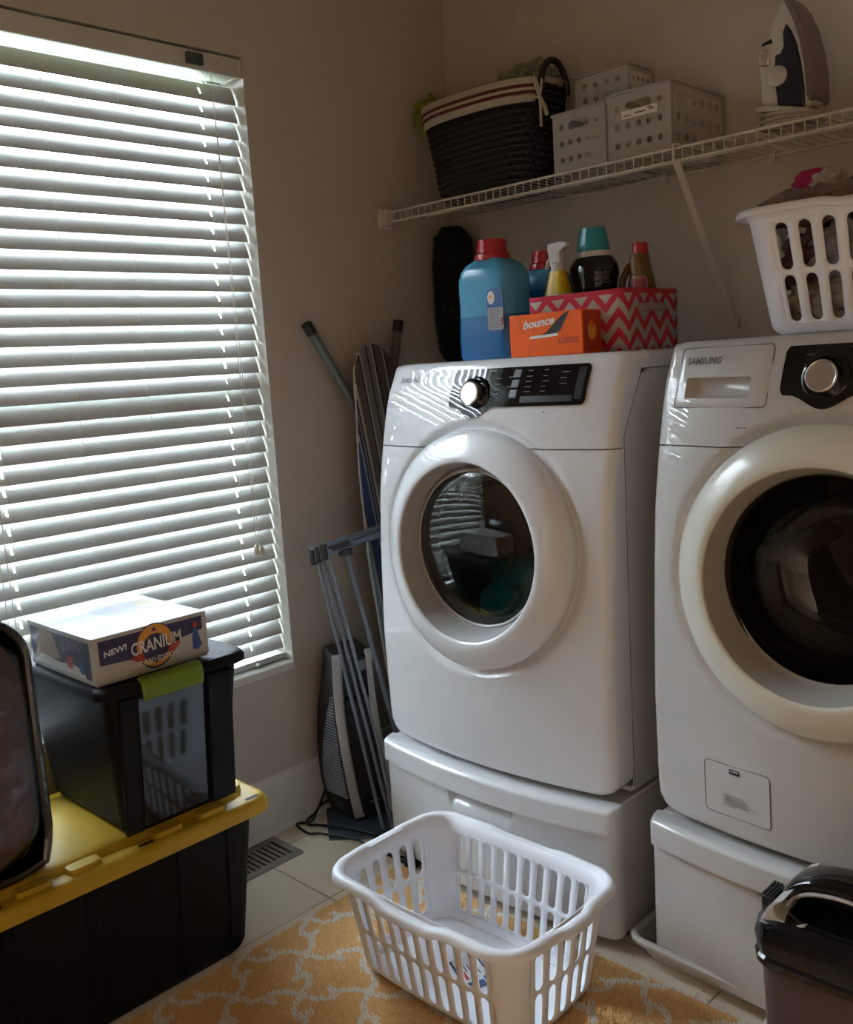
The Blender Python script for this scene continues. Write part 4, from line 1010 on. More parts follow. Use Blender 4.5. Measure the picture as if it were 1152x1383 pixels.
obj('cap', MB().lathe([(0.0415, 0), (0.041, 0.010), (0.034, 0.045), (0.031, 0.056), (0.029, 0.056), (0.029, 0.050), (0.001, 0.050)], (0.806, -0.41, BZ+0.226), 36, sy=0.8), M_teal, bb)
# amber bottle with loop handle
ab = T('amber_bottle', 'amber bottle with side loop handle and red cap in the chevron bin', 'bottle', (0.90, -0.375, BZ))
obj('bottle_body', MB().loft([bodyr(0.912+s, -0.375, BZ+z, a, 0.026, min(a, .026)*.8) for z, a, s in ((0, .036, 0), (.10, .036, 0), (.135, .032, 0), (.165, .024, 0), (.19, .018, -.003), (.212, .015, -.005))]), M_brownb, ab)
obj('handle', MB().tube([(0.905, -0.375, BZ+0.200), (0.880, -0.375, BZ+0.188), (0.862, -0.375, BZ+0.160), (0.856, -0.375, BZ+0.125), (0.866, -0.375, BZ+0.10), (0.884, -0.375, BZ+0.09)], 0.0085, 8), M_brownb, ab)
obj('cap', MB().lathe([(0.018, 0), (0.018, 0.022), (0.016, 0.025)], (0.910, -0.375, BZ+0.212), 24), M_red, ab)
pj_ = T('small_jar', 'small pink and violet jar at the right end of the chevron bin', 'jar', (0.935, -0.44, BZ))
obj('jar_body', MB().lathe([(0.018, 0), (0.0185, 0.12), (0.018, 0.138)], (0.936, -0.425, BZ), 24), M_violet, pj_)
obj('jar_band', MB().lathe([(0.019, 0), (0.019, 0.030)], (0.936, -0.425, BZ+0.122), 24, cap0=False, cap1=False), M_pink, pj_)
obj('jar_lid', MB().lathe([(0.017, 0), (0.017, 0.020), (0.015, 0.022)], (0.936, -0.425, BZ+0.138), 24), mat('jar_lid', (0.35, 0.16, 0.14), 0.4), pj_)
# orange carton
oc = T('dryer_sheet_carton', 'bright orange dryer sheet carton in front of the chevron bin', 'box', (0.82, -0.585, DT))
ox0, ox1, oy0, oy1, oh = 0.712, 0.912, -0.618, -0.545, 0.094
obj('carton', MB().box(ox0, ox1, oy0, oy1, DT, DT+oh), M_orange, oc, bevel=0.0012)
fr = frame((ox0, oy0-0.0006, DT), (1,0,0), (0,0,1))
decal('black_swoosh', [(0.085, 0.046), (0.103, 0.050), (0.145, 0.084), (0.165, 0.0925), (0.168, 0.0925), (0.142, 0.052), (0.130, 0.047)], fr, M_black, oc, 0.0003)
decal('white_bar', [(0.056, 0.038), (0.136, 0.0415), (0.134, 0.0475), (0.060, 0.044)], fr, M_whitep, oc, 0.0006)
text('lettering', 'bounce', fr, 0.040, 0.128, 0.060, 0.079, M_whitep, oc, c=0.0008, shear=0.35, bold=0.03, skew=0.008)
decal('flap_line', [(0.050, 0.001), (0.0513, 0.001), (0.0643, 0.038), (0.063, 0.038)], fr, M_orange2, oc, 0.0005)
decal('flap_line', [(0.022, 0.0925), (0.0233, 0.0925), (0.0433, 0.050), (0.042, 0.050)], fr, M_orange2, oc, 0.0005)
decal('seal_mark', disc(0.143, 0.030, 0.006, 16), fr, M_black, oc, 0.0005); decal('seal_mark', disc(0.143, 0.030, 0.0042, 16), fr, M_orange, oc, 0.0008)
lm_ = MB()
for k in range(4):
    z = 0.025 + k*0.0035; lm_.add([fr(0.152, z, 0.0006), fr(0.190, z, 0.0006), fr(0.190, z+0.0016, 0.0006), fr(0.152, z+0.0016, 0.0006)], [(0,1,2,3)])
tag(obj('fine_print', lm_, M_orange2, oc, smooth=0), kind='stuff')
fr = frame((ox1+0.0005, oy0, DT), (0,1,0), (0,0,1))
sd_ = decal('side_print', [(0.003, 0.004), (0.070, 0.004), (0.070, 0.090), (0.003, 0.090)], fr, mat('side_red', (0.45, 0.035, 0.01), 0.4), oc, 0.0002)
decal('side_picture', disc(0.035, 0.048, 0.016, 18, 0.020), fr, M_orangep, sd_, 0.0006); decal('side_picture', disc(0.036, 0.064, 0.008, 14, 0.010), fr, M_orange, sd_, 0.0008)

# ================================================================== DUSTER
du = T('feather_duster', 'fluffy black duster standing in the corner behind the dryer', 'duster', (0.085, -0.085, 0))
obj('pole', MB().tube([(0.10, -0.07, 0.0), (0.083, -0.10, 1.30), (0.083, -0.10, 1.62)], 0.008, 8), M_black, du)
tv = []; tf_ = []
rd = random.Random(5)
core = MB().tube([(0.083, -0.10, 1.27), (0.083, -0.10, 1.31), (0.083, -0.10, 1.42), (0.083, -0.10, 1.58), (0.083, -0.10, 1.65), (0.083, -0.10, 1.675)], [0.02, 0.052, 0.060, 0.058, 0.048, 0.02], 20)
hdz = obj('duster_head', core, M_duster, du)
for k in range(9000):
    z = rd.uniform(1.268, 1.680); a = rd.uniform(0, 2*PI)
    R = float(np.interp(z, [1.268, 1.31, 1.40, 1.58, 1.65, 1.68], [0.028, 0.056, 0.064, 0.062, 0.052, 0.02]))
    c, s = math.cos(a), math.sin(a); L = rd.uniform(0.008, 0.020)
    p = Vector((0.083 + R*0.9*c, -0.10 + R*0.9*s, z)); d = Vector((c + rd.uniform(-.5, .5), s + rd.uniform(-.5, .5), rd.uniform(-.9, .6))).normalized()
    q = p + d*L; q.x = max(q.x, 0.004); q.y = min(q.y, -0.004); sd = d.orthogonal().normalized()*0.0022; k0 = len(tv); s2 = d.cross(sd)
    tv += [tuple(p - sd), tuple(p + sd), tuple(p + s2), tuple(q)]; tf_ += [(k0, k0+1, k0+3), (k0+1, k0+2, k0+3), (k0+2, k0, k0+3)]
mb = MB(); mb.add(tv, tf_); tag(obj('fibres', mb, M_duster, hdz, smooth=0), kind='stuff')

# ================================================================== IRONING BOARD
ib = T('ironing_board', 'striped ironing board leaning in the corner with grey legs up', 'ironing board', (0.12, -0.40, 0))
P0 = Vector((0.075, -0.470, 1.337)); ax = Vector((0.11, 0.115, -1.325)).normalized(); nrm = Vector((1, 0, 0.083)); nrm = (nrm - ax*nrm.dot(ax)).normalized(); wd = nrm.cross(ax).normalized()
if wd.y < 0: wd = -wd
LEN = 1.31
def halfw(t_):
    if t_ < 0.10: return 0.080*math.sqrt(max(1 - (1 - t_/0.10)**2, 0.0)) 
    return float(np.interp(t_, [0.10, 0.35, 0.6, 0.9, 1.31], [0.080, 0.128, 0.155, 0.165, 0.160]))
mb = MB(); rings = []
for t_ in [0.0005, 0.004, 0.012, 0.025, 0.045, 0.07, 0.10] + list(np.linspace(0.13, LEN, 24)):
    hw_ = max(halfw(t_), 0.004); c_ = P0 + ax*t_
    n = 14; top = [c_ + wd*(hw_*(2*k/n - 1)) + nrm*(0.008 - 0.004*abs(2*k/n-1)**4) for k in range(n+1)]
    bot = [c_ + wd*(hw_*(1 - 2*k/n)) - nrm*0.010 for k in range(n+1)]
    rings.append(top + bot)
mb.loft(rings)
def stripe_mat():
    M = bpy.data.materials.new('striped_cover'); M.use_nodes = True; t = M.node_tree; b = t.nodes['Principled BSDF']; b.inputs['Roughness'].default_value = 0.85
    tcn = t.nodes.new('ShaderNodeTexCoord'); d = t.nodes.new('ShaderNodeVectorMath'); d.operation = 'DOT_PRODUCT'; d.inputs[1].default_value = tuple(wd)
    sb = t.nodes.new('ShaderNodeVectorMath'); sb.operation = 'SUBTRACT'; sb.inputs[1].default_value = tuple(P0)
    t.links.new(tcn.outputs['Object'], sb.inputs[0]); t.links.new(sb.outputs[0], d.inputs[0])
    mr = t.nodes.new('ShaderNodeMapRange'); mr.inputs['From Min'].default_value = -0.17; mr.inputs['From Max'].default_value = 0.17; t.links.new(d.outputs['Value'], mr.inputs['Value'])
    cr = t.nodes.new('ShaderNodeValToRGB'); cr.color_ramp.interpolation = 'CONSTANT'; t.links.new(mr.outputs[0], cr.inputs[0])
    cream, dk, bl_, te, gy, br = (0.42,0.38,0.32), (0.03,0.025,0.025), (0.02,0.045,0.13), (0.10,0.20,0.26), (0.20,0.17,0.15), (0.11,0.085,0.07)
    seq = [(0,cream),(.015,te),(.06,cream),(.07,gy),(.085,dk),(.095,bl_),(.17,cream),(.18,bl_),(.205,gy),(.22,dk),(.235,cream),(.26,br),(.33,dk),(.345,cream),(.36,gy),(.42,dk),(.435,gy),(.48,cream),(.5,dk),(.52,br),(.60,cream),(.62,dk),(.64,br),(.74,gy),(.8,bl_),(.88,te)]
    els = cr.color_ramp.elements
    els[0].position = 0; els[0].color = (*seq[0][1], 1); els[1].position = seq[1][0]; els[1].color = (*seq[1][1], 1)
    for p, c in seq[2:]:
        e = els.new(p); e.color = (*c, 1)
    t.links.new(cr.outputs[0], b.inputs['Base Color']); return M
obj('striped_cover', mb, stripe_mat(), ib)
obj('cover_binding', MB().tube([P0 + ax*t_ - wd*(halfw(t_)+.001) - nrm*0.002 for t_ in np.linspace(0.02, LEN-.01, 30)], 0.0025, 6), M_linen, ib)
# folded legs on the wall side, feet sticking above the nose
def at_yz(y, z, x): return Vector((x, y, z))
lg1 = [at_yz(-0.655, 1.395, 0.030), at_yz(-0.50, 1.15, 0.036), at_yz(-0.40, 0.99, 0.045)]
obj('leg', MB().tube(lg1, 0.0135, 10), M_legt, ib); obj('foot_cap', MB().tube([lg1[0] + (lg1[0]-lg1[1]).normalized()*0.006, lg1[0] + (lg1[1]-lg1[0]).normalized()*0.028], 0.0155, 10), M_rackc, ib)
lg2 = [at_yz(-0.305, 1.398, 0.030), at_yz(-0.37, 1.15, 0.036), at_yz(-0.42, 0.95, 0.045)]
obj('leg', MB().tube(lg2, 0.0135, 10), M_legd, ib); obj('foot_cap', MB().tube([lg2[0] + (lg2[0]-lg2[1]).normalized()*0.006, lg2[0] + (lg2[1]-lg2[0]).normalized()*0.028], 0.0155, 10), M_rackc, ib)
pf = lg2[0] + (lg2[1]-lg2[0])*0.30; obj('leg_sticker', MB().tube([pf, pf + (lg2[1]-lg2[0]).normalized()*0.022], 0.0142, 10, cap=False), M_print, ib)
e1 = P0 + ax*1.20 - nrm*0.02; obj('rear_rail', MB().tube([e1 - wd*0.12, e1 + wd*0.12], 0.010, 8), M_legt, ib)
obj('leg', MB().tube([lg1[2], P0 + ax*1.0 - nrm*0.028 + wd*0.02], 0.0105, 8), M_legt, ib)

# ================================================================== DRYING RACK
dk_ = T('drying_rack', 'folded slate-grey tube drying rack leaning between dryer and wall', 'drying rack', (0.22, -0.6, 0))
tops = [(0.150, -0.783, 0.790), (0.168, -0.780, 0.798), (0.188, -0.778, 0.806)]
bots = [(0.250, -0.706, 0.006), (0.272, -0.690, 0.006), (0.290, -0.676, 0.006)]
for a, b in zip(tops, bots):
    obj('leg', MB().tube([a, b], 0.0052, 8), M_rack, dk_)
    obj('joint', MB().tube([(a[0], a[1]-0.012, a[2]+0.014), (a[0]+.001, a[1]-0.010, a[2]-0.026)], 0.0105, 8), M_rackc, dk_)
for (a, off) in ((tops[0], 0.012), (tops[1], 0.004), (tops[2], -0.012)):
    obj('top_bar', MB().tube([(a[0], a[1]-0.014, a[2]+off), (a[0]+0.004, a[1]+0.62, a[2]+off+0.055)], 0.0085, 8), M_rack, dk_)
obj('bar_sleeve', MB().tube([(0.187, -0.765, 0.800), (0.187, -0.700, 0.806)], 0.0105, 8), M_rackc, dk_)
obj('leg', MB().tube([(0.192, -0.715, 0.79), (0.286, -0.60, 0.006)], 0.0062, 8), M_rack, dk_)
obj('joint', MB().box(0.182, 0.204, -0.735, -0.700, 0.778, 0.796), M_rackc, dk_, bevel=0.003)
obj('leg', MB().tube([(0.195, -0.42, 0.81), (0.29, -0.30, 0.006)], 0.0062, 8), M_rack, dk_)
obj('joint', MB().box(0.185, 0.207, -0.44, -0.405, 0.80, 0.82), M_rackc, dk_, bevel=0.003)

# ================================================================== TOWER HEATER
ht = T('tower_heater', 'black ceramic tower heater with silver front edges standing in the corner', 'heater', (0.11, -0.71, 0))
# tray lying under it
tag(obj('floor_tray', MB().loft([[(x, y, z) for x, y in [(0.02, -0.72), (0.17, -0.835), (0.36, -0.66), (0.22, -0.56), (0.03, -0.60)]] for z in (0.0005, 0.006)]), mat('tray_slate', (0.035, 0.045, 0.07), 0.35), bevel=0.002), 'dark slate flat tray on the tiles under the tower heater', 'tray')
zs_ = [0.008, 0.03, 0.12, 0.22, 0.32, 0.40, 0.46, 0.495]
BL = [(0.030, -0.705), (0.026, -0.718), (0.024, -0.735), (0.024, -0.738), (0.028, -0.728), (0.034, -0.712), (0.036, -0.700), (0.036, -0.697)]   # wall-side left corner
FC = [(0.160, -0.722), (0.160, -0.728), (0.158, -0.742), (0.154, -0.752), (0.148, -0.756), (0.142, -0.752), (0.138, -0.746), (0.136, -0.744)]   # front corner carrying silver edge
FR_ = [(0.195, -0.610), (0.195, -0.612), (0.192, -0.622), (0.187, -0.634), (0.180, -0.640), (0.172, -0.640), (0.168, -0.638), (0.166, -0.636)]
BR = [(0.05, -0.585)]*8
mb = MB(); mb.loft([[(*BL[i], z), (*FC[i], z), (*FR_[i], z), (*BR[i], z)] for i, z in enumerate(zs_)]); obj('heater_body', mb, M_black, ht, bevel=0.004, smooth=30)
V3 = lambda p, z: Vector((p[0], p[1], z))
def lerp(a, b, f): return a + (b-a)*f
# silver edge strip
mb = MB(); rings = []
for i, z in enumerate(zs_):
    c = V3(FC[i], z); l = (V3(BL[i], z) - c).normalized(); r = (V3(FR_[i], z) - c).normalized(); o_ = -(l + r).normalized()
    rings.append([c + l*0.004 + o_*0.004, c + o_*0.009, c + r*0.024 + o_*0.008, c + r*0.026])
rings[0] = [p + Vector((0,0,0.012)) for p in rings[0]]
mb.loft(rings); obj('silver_edge', mb, M_silver, ht, smooth=20, bevel=0.001)
rings = []
for i, z in enumerate(zs_):
    c = V3(FR_[i], z); l = (V3(BR[i], z) - c).normalized(); r = (V3(FC[i], z) - c).normalized(); o_ = -(l + r).normalized()
    rings.append([c + r*0.016, c + r*0.014 + o_*0.006, c + o_*0.007, c + l*0.01])
mb = MB(); mb.loft(rings); obj('silver_edge', mb, M_silver, ht, smooth=20, bevel=0.001)
# louvres on the left face: slim bars in a leaf-shaped field
def side_pt(f, z):
    i0 = np.interp(z, zs_, range(8)); a = int(min(i0, 6)); fr_ = i0 - a
    bl_ = V3(BL[a], z).lerp(V3(BL[a+1], z), fr_); fc_ = V3(FC[a], z).lerp(V3(FC[a+1], z), fr_); return bl_.lerp(fc_, f)
def face_pt(f, z):
    i0 = np.interp(z, zs_, range(8)); a = int(min(i0, 6)); fr_ = i0 - a
    fr2 = V3(FR_[a], z).lerp(V3(FR_[a+1], z), fr_); fc_ = V3(FC[a], z).lerp(V3(FC[a+1], z), fr_); return fc_.lerp(fr2, f)
nl = 34
for k in range(nl):
    z = 0.075 + 0.305*k/nl; f1 = 0.90; f0 = 0.16 + 0.62*max((z - 0.12)/0.27, 0)**1.6
    if f0 > 0.84: continue
    a = side_pt(f0, z); b = side_pt(f1, z + 0.004); n_ = Vector((0, 0, 1)).cross(b - a).normalized()
    if n_.y > 0: n_ = -n_
    q = MB(); q.loft([[p - n_*0.002 + Vector((0,0,-.0018)), p + n_*0.004 + Vector((0,0,-.0022)), p + n_*0.003 + Vector((0,0,.0020)), p - n_*0.002 + Vector((0,0,.0024))] for p in (a, b)])
    obj('louver', q, M_louver, ht, smooth=0)
gm = MB()
for k in range(26):
    z0 = 0.075 + 0.26*k/26
    for s_ in (1, -1):
        pts = []
        for q in np.linspace(0, 1, 5):
            zz = z0 + s_*0.05*q
            if zz < 0.07 or zz > 0.345: continue
            p = face_pt(0.24 + 0.62*q, zz); pts.append(p + Vector((0.0035, -0.001, 0)))
        if len(pts) > 1: gm.tube(pts, 0.0011, 4)
tag(obj('mesh_grille', gm, mat('grille_wire', (0.10, 0.10, 0.11), 0.35, metal=0.5), ht), kind='stuff')
q = MB(); q.add([face_pt(0.24, 0.352) + Vector((.003,0,0)), face_pt(0.86, 0.362) + Vector((.003,0,0)), face_pt(0.86, 0.48) + Vector((.003,0,0)), face_pt(0.24, 0.48) + Vector((.003,0,0))], [(0,1,2,3)]); cpn = obj('control_face', q, M_blackgl, ht, smooth=0)
for f_, z_ in ((0.4, 0.375), (0.55, 0.378), (0.7, 0.38), (0.5, 0.40)):
    c = face_pt(f_, z_) + Vector((.004, 0, 0)); obj('control_button', MB().lathe([(0.006, 0), (0.005, 0.004)], c, 12, 'x'), M_black, cpn)
q = MB(); q.add([face_pt(0.62, 0.435) + Vector((.0045,0,0)), face_pt(0.84, 0.44) + Vector((.0045,0,0)), face_pt(0.84, 0.47) + Vector((.0045,0,0)), face_pt(0.62, 0.465) + Vector((.0045,0,0))], [(0,1,2,3)]); obj('display_sticker', q, mat('sticker_grey', (0.22, 0.25, 0.28), 0.5), cpn, smooth=0)
q = MB(); n_ = Vector((-0.1, -1, 0)).normalized()*0.002; q.add([side_pt(0.30, 0.028) + n_, side_pt(0.68, 0.028) + n_, side_pt(0.68, 0.060) + n_, side_pt(0.30, 0.064) + n_], [(0,1,2,3)]); obj('rating_label', q, mat('rating_grey', (0.10, 0.105, 0.11), 0.5), ht, smooth=0)
q = MB(); q.add([face_pt(0.42, 0.056) + Vector((.004,-.001,0)), face_pt(0.68, 0.056) + Vector((.004,-.001,0)), face_pt(0.68, 0.059) + Vector((.004,-.001,0)), face_pt(0.42, 0.060) + Vector((.004,-.001,0))], [(0,1,2,3)]); obj('maker_plate', q, M_printl, ht, smooth=0)
cord = [(0.03, -0.70, 0.12), (0.022, -0.72, 0.06), (0.03, -0.76, 0.018), (0.034, -0.80, 0.006), (0.06, -0.815, 0.006), (0.10, -0.80, 0.010), (0.20, -0.76, 0.011), (0.30, -0.74, 0.006), (0.36, -0.79, 0.006), (0.42, -0.795, 0.006)]
def smoothp(pts, n=6):
    P = [Vector(p) for p in pts]; out = []
    for i in range(len(P)-1):
        p0, p1, p2, p3 = P[max(i-1, 0)], P[i], P[i+1], P[min(i+2, len(P)-1)]
        for k in range(n):
            t = k/n; out.append(0.5*((2*p1) + (p2-p0)*t + (2*p0-5*p1+4*p2-p3)*t*t + (-p0+3*p1-3*p2+p3)*t**3))
    return out + [P[-1]]
obj('power_cord', MB().tube(smoothp(cord), 0.0042, 7), M_cable, ht)
tag(obj('extension_cord', MB().tube(smoothp([(0.022, -0.60, 0.02), (0.03, -0.74, 0.03), (0.055, -0.80, 0.010), (0.03, -0.835, 0.006), (0.10, -0.85, 0.006), (0.14, -0.835, 0.012), (0.24, -0.80, 0.012), (0.33, -0.80, 0.006), (0.42, -0.775, 0.006), (0.50, -0.765, 0.008)]), 0.0038, 7), M_cable), 'second black cable looping over the tiles from heater to plug', 'cable')
pgm = T('power_plug', 'black angled power plug on the tiles seen through the basket slots', 'plug', (0.44, -0.79, 0))
obj('plug_body', MB().loft([bodyr(0.445, -0.79, z, a, b, 0.005) for z, a, b in ((0.001, 0.016, 0.013), (0.012, 0.017, 0.014), (0.026, 0.014, 0.011), (0.040, 0.012, 0.009))]), M_cable, pgm)
obj('plug_grip', MB().lathe([(0.010, 0), (0.012, 0.002), (0.010, 0.004), (0.012, 0.007), (0.010, 0.009), (0.011, 0.012)], (0.445, -0.79, 0.038), 12), M_black, pgm)

# ================================================================== TOTES
def tote_body(t, x0, x1, y0, y1, z0, z1, tap, r, m, ribs_y=(), ribs_x=(), nm='tote_body'):
    mb = MB(); cx, cy = (x0+x1)/2, (y0+y1)/2; rings = []
    for f in (0, 0.02, 0.06, 0.5, 1.0):
        e = tap*(1-f) + (0.010*(1 - f/0.06)**2 if f < 0.06 else 0)
        rings.append([(x, y, z0 + (z1-z0)*f) for x, y in rrect((x1-x0)/2 - e, (y1-y0)/2 - e, r, 7, cx, cy)])
    mb.loft(rings, True, True); o = obj(nm, mb, m, t, smooth=40); return o
bt = T('storage_tote', 'large black storage tote with yellow lid on the floor under the window', 'storage tote', (0.22, -1.58, 0))
tote_body(bt, 0.022, 0.430, -1.935, -1.225, 0.0, 0.338, 0.030, 0.045, M_tote)
for y in (-1.30, -1.42, -1.62, -1.78):      # vertical ribs on the room-facing side
    mb = MB(); mb.loft([[(0.400 - 0.0, y-0.014, 0.02), (0.408, y-0.009, 0.02), (0.408, y+0.009, 0.02), (0.400, y+0.014, 0.02)], [(0.424, y-0.016, 0.325), (0.433, y-0.011, 0.325), (0.433, y+0.011, 0.325), (0.424, y+0.016, 0.325)]]); obj('rib', mb, M_tote, bt, smooth=20)
for x in (0.12, 0.33):
    pass
lid = MB(); lx0, lx1, ly0, ly1 = 0.018, 0.450, -1.965, -1.190; cx, cy = (lx0+lx1)/2, (ly0+ly1)/2
hx_, hy_ = (lx1-lx0)/2, (ly1-ly0)/2
R_ = lambda e, z, r: [(x, y, z) for x, y in rrect(hx_-e, hy_-e, r, 8, cx, cy)]
lid.loft([R_(0.008, 0.318, 0.035), R_(0.002, 0.322, 0.04), R_(0.003, 0.342, 0.04), R_(0.008, 0.351, 0.04), R_(0.018, 0.354, 0.035), R_(0.050, 0.352, 0.03), R_(0.058, 0.364, 0.03), R_(0.066, 0.368, 0.03)], False, True)
ld = obj('lid', lid, M_yellow, bt, smooth=45)
def lug(x, y, w, l, z0, z1, nm='lid_rib', m=M_yellow):
    mb = MB(); mb.loft([[(x+a, y+b, z0) for a, b in rrect(w, l, min(w, l)*0.6, 4)], [(x+a*0.92, y+b*0.94, z1) for a, b in rrect(w, l, min(w, l)*0.6, 4)]]); return obj(nm, mb, m, ld, smooth=30)
for y in (-1.335, -1.44, -1.62, -1.72, -1.86): lug(0.410, y, 0.016, 0.034, 0.352, 0.3635)
lug(0.335, -1.262, 0.045, 0.040, 0.352, 0.3675)
for y in (-1.237, -1.495, -1.80):
    mb = MB(); mb.add([(0.425+a, y+b, 0.3546) for a, b in rrect(0.0045, 0.017, 0.004, 4)], [tuple(range(20))]); obj('lid_slot', mb, M_dark, ld, smooth=0)
# charcoal tote with green latch
ct = T('storage_tote', 'smaller charcoal storage tote with green latches standing on the yellow lid', 'storage tote', (0.22, -1.39, 0.37))
tb = tote_body(ct, 0.030, 0.437, -1.548, -1.236, 0.3685, 0.686, 0.030, 0.035, M_tote2)
clid = MB(); cx, cy, hx_, hy_ = 0.234, -1.396, 0.219, 0.172
clid.loft([R_(0.006, 0.670, 0.035), R_(0.0, 0.674, 0.035), R_(0.0, 0.686, 0.035), R_(0.006, 0.694, 0.034), R_(0.02, 0.695, 0.03), R_(0.03, 0.690, 0.025), R_(0.034, 0.690, 0.025)], False, True)
cl_ = obj('lid', clid, M_tote2, ct, smooth=45)
# raised panels on the long room-facing side, outside the gloss bay
def fx(z): return 0.407 + 0.030*(z-0.3685)/0.3175
def slab(y0, y1, z0, z1, d0, d1, m, nm):
    mb = MB(); mb.loft([[(fx(z) + d, y, z) for y, z in ((y0, z0), (y1, z0), (y1, z1), (y0, z1))] for d in (d0, d1)]); return obj(nm, mb, m, ct, smooth=0, bevel=0.0025)
slab(-1.328, -1.270, 0.376, 0.663, -0.004, 0.011, M_tote2, 'corner_rib'); slab(-1.525, -1.488, 0.376, 0.663, -0.004, 0.007, M_tote2, 'corner_rib')
slab(-1.484, -1.334, 0.382, 0.658, -0.002, 0.0022, M_toteg, 'gloss_bay')
mb = MB(); mb.loft([[(0.437 + a, y, z + 0.018) for a, z in ((0.0, 0.683), (0.008, 0.684), (0.020, 0.678), (0.024, 0.668), (0.023, 0.640), (0.017, 0.636), (0.016, 0.655), (0.012, 0.668), (0.0, 0.676))] for y in (-1.482, -1.345)]); obj('latch', mb, M_green, ct, bevel=0.003)
mb = MB(); mb.loft([[(0.030 - a, y, z + 0.018) for a, z in ((0.0, 0.683), (0.008, 0.684), (0.014, 0.678), (0.016, 0.668), (0.015, 0.640), (0.012, 0.636), (0.010, 0.655), (0.008, 0.668), (0.0, 0.676))] for y in (-1.482, -1.345)]); obj('latch', mb, M_green, ct, bevel=0.003)

# ================================================================== BOARD GAME
gb = T('board_game', 'white and purple boxed board game lying on the charcoal tote', 'board game', (0.27, -1.40, 0.696))
GX0, GX1, GY0, GY1, GZ0, GZ1 = 0.135, 0.418, -1.556, -1.302, 0.6962, 0.792
obj('box_base', MB().box(GX0+.003, GX1-.003, GY0+.003, GY1-.003, GZ0, GZ0+0.03), M_boxw, gb)
obj('box_lid', MB().box(GX0, GX1, GY0, GY1, GZ0+0.004, GZ1), M_boxw, gb, bevel=0.002)
fr = frame((GX1+0.0004, GY0, GZ0), (0,1,0), (0,0,1)); WW = GY1-GY0; HH = GZ1-GZ0
decal('side_art', [(0.012, 0.040), (0.090, 0.036), (0.190, 0.052), (WW-0.012, 0.060), (WW-0.012, HH-0.008), (0.012, HH-0.008)], fr, M_purple, gb, 0.0002)
decal('side_art', disc(0.132, 0.052, 0.044, 32, 0.046), fr, M_purple, gb, 0.0004)
decal('side_art', disc(0.132, 0.053, 0.041, 32, 0.043), fr, M_orangep, gb, 0.0007)
decal('side_art', [(0.076, 0.036), (0.094, 0.026), (0.172, 0.030), (0.190, 0.046), (0.176, 0.052), (0.090, 0.046)], fr, M_redp, gb, 0.0010)
decal('side_art', disc(0.132, 0.047, 0.029, 24, 0.030), fr, M_purple, gb, 0.0013)
decal('side_art', [(0.126, 0.082), (0.138, 0.082), (0.132, 0.091)], fr, M_purple, gb, 0.0010)
for (w, c_, m_) in ((0.030, 0.0018, M_purple), (0.020, 0.0022, M_whitep)):
    text('lettering', 'CRANIUM', fr, 0.078, 0.190, 0.042, 0.068, m_, gb, c=c_, bold=w, skew=0.004)
text('lettering', 'TURBO EDITION', fr, 0.090, 0.180, 0.017, 0.028, M_whitep, gb, c=0.0018, bold=0.02, skew=0.004)
text('lettering', 'NEW!', fr, 0.022, 0.070, 0.054, 0.066, M_whitep, gb, c=0.0012, bold=0.03, skew=0.006)
decal('side_art', [(0.216, 0.022), (0.228, 0.020), (0.238, 0.028), (0.232, 0.050), (0.228, 0.068), (0.220, 0.066), (0.217, 0.045)], fr, M_bluep, gb, 0.0008)
decal('side_art', disc(0.225, 0.072, 0.006, 14), fr, M_redp, gb, 0.0010)
fr = frame((GX0, GY0-0.0004, GZ0), (1,0,0), (0,0,1)); WX_ = GX1-GX0
decal('end_art', [(0.010, 0.012), (WX_-0.012, 0.012), (WX_-0.012, HH-0.010), (0.010, HH-0.010)], fr, M_purple, gb, 0.0002)
text('lettering', 'JAV', fr, 0.150, 0.245, 0.050, 0.078, mat('print_lilac', (0.20, 0.18, 0.34), 0.4), gb, c=0.0008)
decal('end_art', [(0.03, 0.030), (0.09, 0.026), (0.145, 0.036), (0.115, 0.085), (0.06, 0.087)], fr, mat('print_tan', (0.38, 0.28, 0.20), 0.4), gb, 0.0006)
decal('end_art', [(0.02, 0.013), (0.25, 0.013), (0.24, 0.026), (0.20, 0.034), (0.14, 0.028), (0.06, 0.034)], fr, M_whitep, gb, 0.0010)
decal('end_art', disc(0.185, 0.036, 0.015, 16, 0.014), fr, M_redp, gb, 0.0014); decal('end_art', disc(0.235, 0.032, 0.010, 16, 0.014), fr, M_bluep, gb, 0.0014)
fr = frame((GX0, GY0, GZ1+0.0004), (1,0,0), (0,1,0))
decal('top_art', disc(0.09, 0.15, 0.065, 24, 0.05), fr, mat('top_wash', (0.36, 0.36, 0.42), 0.3, coat=0.8, coat_r=0.06), gb, 0.0002)
decal('top_art', [(0.05, 0.20), (0.14, 0.19), (0.17, 0.225), (0.08, 0.235)], fr, mat('top_tan', (0.46, 0.36, 0.22), 0.3, coat=0.8, coat_r=0.06), gb, 0.0004)

